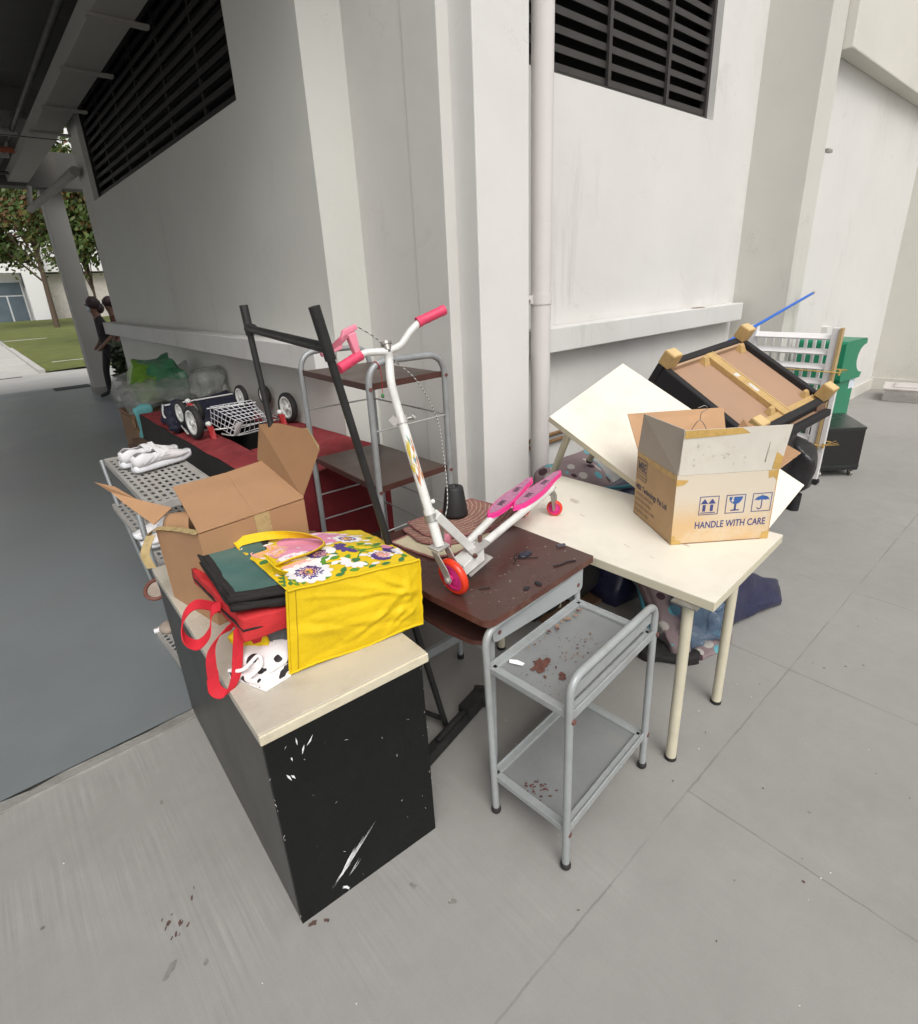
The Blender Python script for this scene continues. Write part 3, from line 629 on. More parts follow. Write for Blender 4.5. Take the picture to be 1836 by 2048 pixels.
for i in range(14):
    z_ = rs.uniform(.02, .68); sd = rs.choice([.001, .477]); scr(sd, z_, sd+rs.uniform(-.001, .001), z_+.008, .0006)
b.build('front_panel', [BLK, SCRATCH], t)

# ------------------------------------------------------------------ cardboard
def cardboard(name, col, seed=0):
    m = mat(name, col, 0.85, var=0.07, vscale=5, bump=0.10, bscale=14, dirt=tuple(c*.72 for c in col), dscale=4, damt=0.3)
    return m
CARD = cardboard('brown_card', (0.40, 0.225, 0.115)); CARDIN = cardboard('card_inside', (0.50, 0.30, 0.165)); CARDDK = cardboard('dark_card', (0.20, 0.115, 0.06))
TAPE = mat('buff_tape', (0.44, 0.33, 0.155), 0.3, var=0.15, vscale=25, bump=.1, bscale=60)
t = thing('cardboard_box', 'plain brown cardboard box with torn open flaps standing on the cabinet behind the floral bag', 'box', (0.36, 1.72, .716))
z0, z1 = .717, 1.03
a, b_, c, d = V((.390, 1.722, z0)), V((.762, 1.752, z0)), V((.735, 2.06, z0)), V((.334, 2.03, z0))
A1, B1, C1, D1 = V((.391, 1.718, 1.05)), V((.762, 1.752, 1.05)), V((.735, 2.07, 1.02)), V((.332, 2.035, .985))
th = .005
b = MB(); b.slab([a, b_, B1, A1], -th); b.build('front_wall', CARD, t)
b = MB(); b.slab([d, a, A1, D1], -th); b.build('side_wall', CARD, t)
b = MB(); b.slab([b_, c, C1, B1], -th); b.slab([c, d, D1, C1], -th); b.slab([a, d, c, b_], -th); b.build('back_walls', CARDIN, t)
# closed panel on top, creased down the middle
TL, TR = V((.430, 2.10, 1.098)), V((.832, 2.165, 1.10)); n_ = V((0, 0, 1))
b = MB(); mid0, mid1 = (A1+B1)/2, (TL+TR)/2-V((0, 0, .006))
b.slab([A1+n_*.003, mid0+n_*.002, mid1, TL], .005); b.slab([mid0+n_*.0021, B1+n_*.003, TR, mid1+n_*.0001], .005); b.build('top_panel', CARD, t, .0012)
b = MB(); b.slab([B1+V((0, .012, .004)), TR+V((-.05, .03, 0)), V((.835, 2.25, 1.23)), V((.872, 2.14, 1.245)), V((.905, 1.96, 1.243)), V((.885, 1.83, 1.195))], .004)
b.build('right_flap', mat('inner_brown_card', (.27, .145, .068), .85, var=.08, vscale=5, bump=.1, bscale=14), t)
b = MB(); b.slab([V((.885, 2.12, 1.222)), V((.885, 2.13, 1.207)), V((.907, 1.955, 1.230)), V((.908, 1.95, 1.248))], .002); b.slab([V((.887, 1.83, 1.203)), V((.91, 1.955, 1.245)), V((.905, 1.955, 1.22)), V((.88, 1.835, 1.18))], .002); b.build('torn_tape', TAPE, t)
b = MB()
b.slab([V((.335, 2.06, .995)), V((.407, 2.07, 1.035)), V((.330, 2.22, 1.050)), V((.290, 2.24, 1.040))], .004); b.slab([V((.290, 2.24, 1.040)), V((.330, 2.22, 1.050)), V((.286, 2.315, 1.088)), V((.231, 2.354, 1.112)), V((.268, 2.31, 1.072))], .004); b.build('left_flap', CARD, t)
b = MB()
def cp(u, v):
    a_ = -1.2+2.3*u; return V((.352+.055*v+.06*(1-math.cos(a_)), 2.015-.12*v+.03*math.sin(a_), .975+.06*math.sin(a_)+.03*v))
b.grid(cp, 10, 6); b.build('curled_flap', CARD, t, solid=.004)
b = MB(); e1, e2 = D1, A1
b.ribbon(spline([D1+V((-.05, .01, -.075)), D1+V((-.038, .01, -.04)), D1+V((-.006, .0, .004)), (D1*.6+A1*.4)+V((.004, .0, .010)), A1+V((0, .004, .006))], 6), .022, (1, .3, .25), .0015)
b.ribbon(spline([D1+V((-.046, -.03, -.12)), D1+V((-.052, -.01, -.07)), D1+V((-.02, -.01, -.01))], 5), .035, (.6, -.6, .1), .0015); b.build('peeled_tape', TAPE, t)
b = MB(); m0 = (A1+B1)/2; fx = (b_-a).normalized(); fn = V((-fx.y, fx.x, 0))*-1
b.slab([m0+fx*.0-V((0, 0, .075))+fn*.0015, m0+fx*.052-V((0, 0, .075))+fn*.0015, m0+fx*.050+fn*.0015+V((0, 0, .002)), m0+fx*-.004+fn*.0015+V((0, 0, .002))], -.0008)
b.build('tape_strip', TAPE, t)

# handle-with-care carton on the white table
t = thing('cardboard_box', 'open shipping carton printed HANDLE WITH CARE standing on the white table', 'box', (1.879, .942, .742))
z0, zt, zf = .742, 1.03, 1.208
P0, P1, P3 = V((1.879, .942, z0)), V((2.192, .701, z0)), V((2.066, 1.225, z0)); P2 = P1+(P3-P0)
ux = (P1-P0).normalized(); uy = (P3-P0).normalized(); LX, LY = (P1-P0).length, (P3-P0).length
up = lambda p, z: V((p.x, p.y, z))
KRAFT = mat('weathered_kraft', (0.60, 0.41, 0.215), 0.8, var=0.06, vscale=5, dirt=(0.63, 0.58, 0.46), dscale=4.2, damt=0.95, bump=.05, bscale=30)
KRAFTSIDE = cardboard('kraft_side', (0.50, 0.33, 0.175)); FLAPW = mat('faded_card', (0.60, 0.565, 0.495), 0.8, var=0.05, vscale=8, dirt=(0.45, 0.36, 0.24), dscale=6, damt=.3)

def fade():
    nt, n, l, bs = hooks(KRAFT); src = bs.inputs['Base Color'].links[0].from_socket; tc = n.new('ShaderNodeTexCoord'); sx = n.new('ShaderNodeSeparateXYZ'); l.new(tc.outputs['Object'], sx.inputs[0])
    no = n.new('ShaderNodeTexNoise'); no.inputs['Scale'].default_value = 6; no.inputs['Detail'].default_value = 5; l.new(tc.outputs['Object'], no.inputs[0])
    k = math_node(n, l, 'ADD', sx.outputs[2], math_node(n, l, 'MULTIPLY', math_node(n, l, 'SUBTRACT', no.outputs[0], .5), .22))
    mr = n.new('ShaderNodeMapRange'); mr.inputs[1].default_value = .085; mr.inputs[2].default_value = .19; mr.inputs[4].default_value = .85; l.new(k, mr.inputs[0])
    m2 = n.new('ShaderNodeMix'); m2.data_type = 'RGBA'; l.new(mr.outputs[0], m2.inputs[0]); l.new(src, m2.inputs[6]); m2.inputs[7].default_value = (.60, .545, .455, 1); l.new(m2.outputs[2], bs.inputs['Base Color'])
fade()
GREYCARD = mat('grey_card', (0.42, 0.37, 0.305), 0.85, var=0.04); INKB = mat('blue_ink', (0.045, 0.055, 0.19), 0.7, var=.25, vscale=60); INKC = mat('light_blue_ink', (0.035, 0.10, 0.30), 0.7, var=.2, vscale=60); INKK = mat('grey_ink', (0.075, 0.075, 0.105), 0.7, var=.3, vscale=60); INKF = mat('faded_ink', (0.17, 0.13, 0.10), .8, var=.3, vscale=60)
PTAPE = mat('parcel_tape', (0.52, 0.33, 0.10), 0.28, var=0.12, vscale=18, bump=.06, bscale=50)
nx = V((ux.y, -ux.x, 0)); ny = V((-uy.y, uy.x, 0))       # outward normals of front and left sides
def face_pt(o, u, nn, off): return lambda x, y: o+u*x+V((0, 0, y))+nn*off
fr = MB(); fr.slab([P0, P1, up(P1, zt), up(P0, zt)], -.004); FP = face_pt(P0, ux, nx, .0009)
def poly(mb, pts, mi): mb.add([FP(x, y) for x, y in pts], [tuple(range(len(pts)))], mi)
H_ = zt-z0
def frame(x0, y0, w, h, t_):
    for q in ((x0, y0, x0+w, y0+t_), (x0, y0+h-t_, x0+w, y0+h), (x0, y0+t_, x0+t_, y0+h-t_), (x0+w-t_, y0+t_, x0+w, y0+h-t_)): poly(fr, [(q[0], q[1]), (q[2], q[1]), (q[2], q[3]), (q[0], q[3])], 1)
sw = .077; xs = [.098, .203, .308]; ys = .120; 
for x in xs: frame(x, ys, sw, .077, .0028)
for dx in (.020, .050):
    x = xs[0]+dx; poly(fr, [(x-.006, ys+.015), (x+.006, ys+.015), (x+.006, ys+.042), (x-.006, ys+.042)], 1); poly(fr, [(x-.015, ys+.046), (x+.015, ys+.046), (x, ys+.067)], 1)
poly(fr, [(xs[0]+.008, ys+.007), (xs[0]+.066, ys+.007), (xs[0]+.066, ys+.0105), (xs[0]+.008, ys+.0105)], 1)
gx = xs[1]+sw/2
bowl = [(gx-.026, ys+.068), (gx+.027, ys+.068)]+[(gx+.027*math.cos(a_), ys+.068-.030*math.sin(a_)) for a_ in [math.pi*k/12 for k in range(1, 12)]]
k_ = len(bowl); poly(fr, [bowl[0]]+bowl[:1:-1]+[bowl[1]], 2)
FPo = FP
FP = face_pt(P0, ux, nx, .0014); poly(fr, [(gx-.013, ys+.0685), (gx-.019, ys+.050), (gx-.013, ys+.052), (gx-.015, ys+.040), (gx-.006, ys+.056), (gx-.011, ys+.055), (gx-.008, ys+.0685)], 3); FP = FPo
poly(fr, [(gx-.004, ys+.014), (gx+.004, ys+.014), (gx+.004, ys+.039), (gx-.004, ys+.039)], 1); poly(fr, [(gx-.017, ys+.010), (gx+.017, ys+.010), (gx+.017, ys+.015), (gx-.017, ys+.015)], 1)
gx = xs[2]+sw/2
cano = [(gx+.029*math.cos(a_), ys+.046+.020*math.sin(a_)) for a_ in [math.pi*k/14 for k in range(15)]]
scal = [(gx-.029+.058*k/12, ys+.046+(.0035 if k % 3 else 0)) for k in range(1, 12)]
poly(fr, cano+scal, 2); poly(fr, [(gx-.0018, ys+.064), (gx+.0018, ys+.064), (gx+.0018, ys+.070), (gx-.0018, ys+.070)], 2)
poly(fr, [(gx-.002, ys+.018), (gx+.002, ys+.018), (gx+.002, ys+.047), (gx-.002, ys+.047)], 1)
hk = [(gx-.008+.010*math.cos(a_), ys+.018+.009*math.sin(a_)) for a_ in [math.pi+math.pi*k/8 for k in range(9)]]; hk2 = [(gx-.008+.006*math.cos(a_), ys+.018+.005*math.sin(a_)) for a_ in [2*math.pi-math.pi*k/8 for k in range(9)]]
for i in range(8): poly(fr, [hk[i], hk[i+1], hk2[7-i], hk2[8-i]], 1)
text_into(fr, 'HANDLE WITH CARE', lambda x, y: FP(.088+x, .064+y), .0405, 1, .0006, 'LEFT', .735)
fr.build('front_panel', [KRAFT, INKB, INKC, FLAPW], t)
sd = MB(); sd.slab([P3, P0, up(P0, zt), up(P3, zt)], -.004); FS = face_pt(P3, -uy, ny*1, .0009)
if (FS(0, 0)-P3).dot(P0-P1) < 0: FS = face_pt(P3, -uy, -ny, .0009)
def sq(x0, y0, x1, y1, mi): sd.add([FS(x0, y0), FS(x1, y0), FS(x1, y1), FS(x0, y1)], [(0, 1, 2, 3)], mi)
for q in ((.008, .262, .10, .265), (.008, .172, .10, .175), (.008, .172, .011, .265), (.097, .172, .10, .265), (.008, .203, .10, .2055)): sq(*q, 1)
text_into(sd, 'MBE', lambda x, y: FS(.018+x, .213+y), .056, 1, .001, 'LEFT', .72)
text_into(sd, 'TECHNOLOGY', lambda x, y: FS(.016+x, .182+y), .017, 1, .0, 'LEFT', .80)
text_into(sd, 'MBE Technology Pte Ltd', lambda x, y: FS(.010+x, .125+y), .034, 1, .0009, 'LEFT', .80)
for i, s_ in enumerate(('14 SCIENCE PARK DRIVE', '#04-03 THE MAXWELL', 'SINGAPORE SCIENCE PARK', 'SINGAPORE 118226')):
    text_into(sd, s_, lambda x, y, i=i: FS(.010+x, .098-.0255*i+y), .0205, 2, .0, 'LEFT', .72)
sd.build('side_panel', [KRAFTSIDE, INKK, INKF], t)
b = MB(); b.slab([P1, P2, up(P2, zt), up(P1, zt)], -.004); b.slab([P2, P3, up(P3, zt), up(P2, zt)], -.004); b.slab([P0, P3, P2, P1], -.004); b.build('inner_walls', CARDIN, t)
# raised flaps
f0, f1 = up(P0, zt+.001), up(P1, zt+.001)
b = MB(); b.slab([f0+ux*.004+nx*.001, f1+nx*.001, f1+ux*.012+nx*.02+V((0, 0, zf-zt)), f0+ux*.004+nx*.014+V((0, 0, zf-zt))], -.004); flap = b
flapn = nx
b = MB()
def FL(x, y, o=.0012): return f0+ux*x+nx*(.001+.015*y/(zf-zt)+o)+V((0, 0, y))
def strip(x0, y0, x1, y1, m_=b): m_.add([FL(x0, y0), FL(x1, y0), FL(x1, y1), FL(x0, y1)], [(0, 1, 2, 3)])
L1 = LX
for pts in ([FL(.006, .147), FL(L1-.028, .158), FL(L1+.010, .178), FL(.006, .178)], [FL(L1-.030, .004), FL(L1+.001, .002), FL(L1+.013, .175), FL(L1-.020, .160)],
            [FP(-.001, .272), FP(.045, .268), FP(.042, .262), FP(.028, .250), FP(-.001, .245)], [FP(L1-.040, .29), FP(L1-.036, .255), FP(L1-.020, .262), FP(L1+.0, .245), FP(L1+.0, .29)],
            [FP(0, .0), FP(.04, .0), FP(.036, .016), FP(.014, .020), FP(.016, .035), FP(0, .038)], [FP(L1-.035, 0), FP(L1, 0), FP(L1, .035), FP(L1-.03, .03)],
            [FS(.0, .272), FS(LY, .262), FS(LY, .287), FS(0, .288)]):
    b = MB(); b.add(pts, [tuple(range(len(pts)))]); b.build('parcel_tape', PTAPE, t)

rr = random.Random(12)
for i in range(22):
    x, y = rr.uniform(.05, .36), rr.uniform(.03, .14); flap.add([FL(x, y, .0016), FL(x+rr.uniform(.001, .004), y+.001, .0016), FL(x+rr.uniform(.001, .006), y+rr.uniform(.003, .014), .0016)], [(0, 1, 2)], 1)
flap.add([FL(.33, .035, .0016), FL(.332, .035, .0016), FL(.336, .115, .0016), FL(.334, .115, .0016)], [(0, 1, 2, 3)], 1); flap.build('front_flap', [FLAPW, INKF], t)
s0, s1 = up(P3, zt), up(P0, zt)
b = MB(); b.slab([s0, s1, s1+ny*-.0+ux*.014+uy*.006+V((0, 0, .176)), s0-ux*.012-uy*.055+V((0, 0, .176))], -.0045); b.build('side_flap', GREYCARD, t)
b = MB(); q0, q1 = up(P2, zt), up(P3, zt)
b.slab([q0, q1, q1+uy*.085-ux*.02+V((0, 0, .145)), q0+uy*.06+ux*.0+V((0, 0, .155))], -.004); b.slab([up(P1, zt), up(P2, zt), up(P2, zt)+ux*.06+V((0, 0, .11)), up(P1, zt)+ux*.075+V((0, 0, .06))], -.004)
b.build('back_flaps', CARDIN, t)
t = thing('wire_hanger', 'thin wire clothes hanger sticking up out of the open carton', 'hanger', (2.25, .98, .9))
b = MB(); hx = V((2.20, 1.03, 1.17)); b.tube(spline([hx+V((-.03, .04, -.09)), hx, hx+V((.035, -.045, -.1))], 5), .0016, 6); b.tube(spline([hx, hx+V((.004, 0, .03)), hx+V((.02, -.015, .045)), hx+V((.012, -.008, .06)), hx+V((-.01, .008, .052))], 5), .0018, 6); b.build('wire', mat('wire_metal', (.25, .24, .23), .35, metal=.7), t)

# ------------------------------------------------------------------ floral tote bag lying on the cabinet
YEL = mat('yellow_cloth', (0.68, 0.47, 0.006), 0.62, var=0.08, vscale=5, bump=0.25, bscale=60, spec=.3); YELP = mat('yellow_print', (0.74, 0.52, 0.012), 0.5, var=.04)
YELD = mat('yellow_seam', (0.42, 0.26, 0.004), 0.6)
PINK = mat('print_pink', (0.72, 0.27, 0.42), 0.5, var=.05); PINKL = mat('print_salmon', (0.80, 0.40, 0.36), 0.5); WHT = mat('print_white', (0.82, 0.80, 0.80), 0.5, var=.03)
PURP = mat('print_purple', (0.085, 0.045, 0.20), 0.5); GRN = mat('print_green', (0.10, 0.27, 0.03), 0.5); GRN2 = mat('print_leaf', (0.05, 0.19, 0.06), 0.5); ORG = mat('print_orange', (0.85, 0.45, 0.02), 0.5)
t = thing('tote_bag', 'yellow tote bag with flower print lying on its side on the black cabinet', 'bag', (.66, 1.5, .716))
BO = V((.452, 1.318, .718)); bx_ = V((.413, -.073, 0)).normalized(); by_ = V((.10, 1, 0)).normalized()
BL_, BD_ = .425, .41
def bagsurf(u, v, off=0.0):        # floral side: u towards the bag's bottom, v to the back; slightly slumped
    h = .262-.030*u+.012*math.sin(math.pi*u)*math.sin(math.pi*v)-.03*max(0, v-.45)**1.5-.030*max(0, u-.62)*v*2
    h += .004*noise.noise(V((u*5, v*5, 3.1)))+.0025*noise.noise(V((u*13, v*11, 1.1)))
    x = BL_*u*(1+.02*(1-v))+.035*(1-u)*(1-v)*.9; y = BD_*v*(1-.04*u)
    return BO+bx_*x+by_*(y+.002)+V((0, 0, h+off))
b = MB(); b.grid(lambda u, v: bagsurf(u, v), 64, 56, 0); LAY = [0]
def decal(pts, mi, off=None):
    LAY[0] += 1; o = .0007+LAY[0]*4e-6
    cx = sum(p[0] for p in pts)/len(pts); cy = sum(p[1] for p in pts)/len(pts)
    cl = lambda p: (min(.995, max(.004, p[0])), min(.992, max(.012, p[1])))
    size = max(math.hypot(p[0]-cx, p[1]-cy) for p in pts); rings = max(2, int(size/.025)+1)
    k = max(1, int(size*12)); P = []
    for a_ in range(len(pts)):
        p, q_ = pts[a_], pts[(a_+1) % len(pts)]
        for m_ in range(k): P.append((p[0]+(q_[0]-p[0])*m_/k, p[1]+(q_[1]-p[1])*m_/k))
    n_ = len(P); vs = [bagsurf(*cl((cx, cy)), o)]
    for r_ in range(1, rings+1): vs += [bagsurf(*cl((cx+(p[0]-cx)*r_/rings, cy+(p[1]-cy)*r_/rings)), o) for p in P]
    fs = [(0, 1+i, 1+(i+1) % n_) for i in range(n_)]
    for r_ in range(rings-1): fs += [(1+r_*n_+i, 1+(r_+1)*n_+i, 1+(r_+1)*n_+(i+1) % n_, 1+r_*n_+(i+1) % n_) for i in range(n_)]
    b.add(vs, fs, mi, True)
def ell(cx, cy, rx, ry, a=0.0, n=18, sc=0, k=9): return [(cx+(rx*(1+sc*math.cos(k*t_))*math.cos(t_))*math.cos(a)-(ry*(1+sc*math.cos(k*t_))*math.sin(t_))*math.sin(a), cy+(rx*(1+sc*math.cos(k*t_))*math.cos(t_))*math.sin(a)+(ry*(1+sc*math.cos(k*t_))*math.sin(t_))*math.cos(a)) for t_ in [2*math.pi*i/n for i in range(n)]]
def petals(cx, cy, r, n, mi, w=.5, a0=0, span=6.283, r0=.25):
    for i in range(n):
        a = a0+span*i/n; decal(ell(cx+r*(.5+r0/2)*math.cos(a), cy+r*(.5+r0/2)*math.sin(a), r*(.5-r0/2), r*w*.5, a, 12), mi)
def leaf(cx, cy, l_, w, a, mi): decal([(cx+x*math.cos(a)-y*math.sin(a), cy+x*math.sin(a)+y*math.cos(a)) for x, y in [(-l_, 0), (-l_*.5, w*.8), (0, w), (l_*.5, w*.7), (l_, 0), (l_*.5, -w*.7), (0, -w), (-l_*.5, -w*.8)]], mi)
W_, P_, S_, PK, G1, G2, OR = 2, 4, 3, 1, 5, 6, 7
decal(ell(.52, .80, .27, .22, -.1, 26), PK); decal(ell(.30, .62, .20, .15, .1, 22), PK); decal(ell(.16, .70, .13, .16, .3, 18), S_); decal(ell(.155, .70, .10, .12, .3, 18), OR)
def heart(cx, cy, s_, mi, a=0.0):
    pts = [(16*math.sin(t_)**3, 13*math.cos(t_)-5*math.cos(2*t_)-2*math.cos(3*t_)-math.cos(4*t_)) for t_ in [2*math.pi*i/20 for i in range(20)]]
    decal([(cx+s_*(x*math.cos(a)-y*math.sin(a)), cy+s_*(x*math.sin(a)+y*math.cos(a))) for x, y in pts], mi)
heart(.19, .66, .0062, S_, .2); heart(.19, .665, .0046, W_, .2); heart(.085, .60, .0022, W_); decal(ell(.26, .47, .13, .07, .0, 18), W_); decal(ell(.13, .90, .12, .05, -.1, 16), W_)
leaf(.03, .86, .07, .03, -.5, G1); leaf(.055, .53, .05, .035, .6, G2)
decal(ell(.27, .30, .25, .05, .16, 16), W_); decal(ell(.22, .35, .13, .035, .2, 14), S_)
for x, y, a in ((.78, .83, .3), (.86, .76, .2), (.70, .90, .2), (.60, .93, .1)): leaf(x, y, .07, .022, a, W_)
for cx, cy in ((.50, .86), (.55, .77), (.34, .62), (.62, .72)): decal(ell(cx, cy, .014, .02, .4, 10), W_)
# stems and leaves
def stem(pts, w, mi):
    q = spline([V((x, y, 0)) for x, y in pts], 6)
    for i in range(len(q)-1):
        d = (q[i+1]-q[i]); nn = V((-d.y, d.x, 0)).normalized()*w
        decal([tuple((q[i]+nn)[:2]), tuple((q[i]-nn)[:2]), tuple((q[i+1]-nn)[:2]), tuple((q[i+1]+nn)[:2])], mi)
stem([(.27, .22), (.40, .25), (.52, .17), (.62, .20)], .008, G2); stem([(.60, .20), (.72, .34), (.78, .24)], .007, G1); stem([(.66, .42), (.76, .36), (.90, .40)], .008, G1); stem([(.02, .08), (.06, .20), (.10, .33)], .006, G2); stem([(.10, .06), (.13, .16), (.15, .24)], .006, G2)
for i in range(4):
    for sd in (-1, 1): leaf(.035+.02*i+.028*sd, .09+.055*i, .032, .016, 1.2 if sd > 0 else 2.2, G2); leaf(.115+.012*i+.025*sd, .06+.045*i, .028, .014, 1.1 if sd > 0 else 2.1, G1)
for x, y, a, m_ in ((.45, .10, .9, G2), (.48, .30, .3, G1), (.50, .38, 2.2, G2), (.42, .33, .5, G1), (.63, .12, 1.2, G1), (.66, .07, .5, G2), (.72, .36, .4, G1), (.86, .42, .3, G1), (.90, .47, .4, G2), (.84, .16, .8, G1), (.88, .24, 1.2, G2), (.78, .50, .3, G1), (.34, .44, 1.9, G2), (.57, .28, .9, G1), (.90, .08, .8, G2), (.955, .14, 1.3, G1)): leaf(x, y, .048, .022, a, m_)
for i in range(7): leaf(.76+.025*i, .47-.012*i, .045, .010, .5, 8 if i % 2 else G1)
def bloom(cx, cy, r, a0=0, nn=12, half=6.283):
    petals(cx, cy, r, nn, W_, .46, a0, half, .3); decal(ell(cx, cy, r*.58, r*.58, a0, 36, .10, 12), P_); decal(ell(cx, cy, r*.40, r*.40, 0, 16), S_); decal(ell(cx, cy, r*.29, r*.29, 0, 14), OR); leaf(cx, cy-r*.02, r*.14, r*.08, 1.2, G2)

for x, y, a, m_ in ((.36, .20, .3, W_), (.45, .23, .4, W_), (.69, .27, .2, W_), (.93, .20, .6, W_), (.70, .10, .3, W_), (.30, .06, .1, G1), (.40, .05, .2, G2), (.52, .07, .1, G1), (.76, .06, .1, G2), (.56, .57, .4, W_), (.86, .58, .3, W_), (.92, .66, .2, G1), (.83, .48, .2, W_), (.50, .48, .7, W_), (.38, .28, .9, G1), (.16, .42, .4, W_), (.10, .46, .2, S_), (.33, .38, .2, W_)): leaf(x, y, .042, .022, a, m_)
bloom(.235, .185, .165, .2); bloom(.74, .66, .115, .4, 12); bloom(.80, .22, .10, 2.2, 9)
decal(ell(.82, .22, .055, .06, .3, 22, .10, 11), S_); petals(.81, .20, .09, 6, P_, .6, 2.6, 2.6, .45)
petals(.575, .19, .11, 7, W_, .44, 2.2, 3.6, .2); leaf(.60, .21, .04, .03, .2, G2)
petals(.645, .45, .105, 6, P_, .42, 1.7, 3.4, .2); decal(ell(.655, .36, .028, .035, 0, 12), P_); leaf(.665, .43, .035, .025, .3, G1)
decal(ell(.40, .43, .075, .075, .3, 24, .12, 9), P_); decal(ell(.415, .42, .05, .05, 0, 14), S_); petals(.46, .45, .09, 5, W_, .7, -.9, 2.4, .2)
petals(.955, .28, .10, 8, P_, .5, 1.6, 3.3, .35); petals(.975, .24, .075, 7, W_, .5, 1.4, 3.4, .1); decal(ell(.93, .38, .04, .05, 0, 12), PK)
b.build('flower_panel', [YELP, PINK, WHT, PINKL, PURP, GRN, GRN2, ORG, mat('print_lime', (.45, .50, .03), .5)], t)
b = MB()
def side(u, v):                     # yellow long side facing the camera
    top = bagsurf(u, 0)+V((0, 0, -.001)); bot = BO+bx_*(BL_*u*1.0+.0)+V((0, 0, .004*math.sin(u*9)))
    p = bot*(1-v)+top*v; s_ = min(1, 6*u, 6*(1-u))*min(1, 5*v, 5*(1-v))
    cre = 0.0
    for (ax_, ay_, off_, dep_, w_) in CREASE:
        d_ = ax_*u+ay_*v-off_+.05*noise.noise(V((u*3, v*3, off_*9))); cre += dep_*max(0, 1-abs(d_)/w_)
    cre += .006*noise.noise(V((u*3.5, v*2.5, .7)))
    return p-by_*(.012*math.sin(math.pi*u)**.7*math.sin(math.pi*v)**.7+cre*s_)
CREASE = [(.22, 1, .50, .006, .10), (-.10, 1, .62, -.004, .08), (.75, -.66, .22, .005, .07), (.60, .80, .98, .006, .06), (.97, .2, .36, -.004, .05), (.9, -.43, .62, .005, .05), (.8, .6, 1.12, .009, .06), (.45, -.9, .02, -.005, .07), (.99, .05, .93, .007, .045), (.7, -.7, .46, .006, .05), (.5, .85, .55, -.004, .06), (.3, .95, .86, .004, .05)]
b.grid(side, 90, 60, 0); b.build('side_panel', YEL, t)
b = MB()
def endp(u, v):
    a_ = bagsurf(1, u)+V((0, 0, -.001)); c_ = BO+bx_*BL_+by_*BD_*u*.96; p = c_*(1-v)+a_*v; return p+bx_*(.018*math.sin(math.pi*u)*math.sin(math.pi*v)+.012*noise.noise(V((u*4, v*4, 2)))*math.sin(math.pi*v))
b.grid(endp, 20, 14, 0); b.grid(lambda u, v: BO+bx_*BL_*u+by_*BD_*v, 4, 4, 0, False); b.grid(lambda u, v: bagsurf(u, 1)*v+(BO+bx_*BL_*u+by_*BD_*.96)*(1-v), 10, 6, 0); b.build('base_panel', YEL, t)
b = MB()
for fn in (lambda u: side(u, 1)-by_*.003+V((0, 0, .003+.0025*noise.noise(V((u*40, 0, 0))))), lambda u: side(u, 0)-by_*.002+V((0, 0, .004+.003*noise.noise(V((u*30, 4, 0)))))): b.tube([fn(i/40) for i in range(41)], .0042, 6)
b.tube([side(0, i/14)-bx_*.001 for i in range(15)], .004, 6); b.tube([side(1, i/14)+bx_*(.002+.004*noise.noise(V((i*.9, 3, 1)))) for i in range(15)], .0045, 6); b.tube([side(.055, i/14)-by_*.001 for i in range(15)], .0011, 5, 1)
b.build('piping', [YEL, YELD], t)
for pts in ([(.0, .97, .004), (.05, 1.0, .018), (.28, .93, .026), (.48, .72, .022), (.50, .52, .014), (.36, .42, .012), (.20, .40, .010), (.08, .36, .010)],
            [(.10, .40, .006), (.045, .40, .030), (.025, .33, .040), (.03, .24, .022), (.09, .22, .008)]):
    b = MB(); q = spline([bagsurf(min(1, u), min(1, v), o) for u, v, o in pts], 8); wv = [V((-.15, .75, .65)) if i < len(q)*.35 else (V((-.75, -.1, .65)) if i < len(q)*.55 else V((.1, -.8, .6))) for i in range(len(q))]; wv = [sum((wv[min(len(q)-1, max(0, i+k))] for k in range(-6, 7)), V()).normalized() for i in range(len(q))]
    b.ribbon(q, .034, wv, .003); b.build('handle', YEL, t)

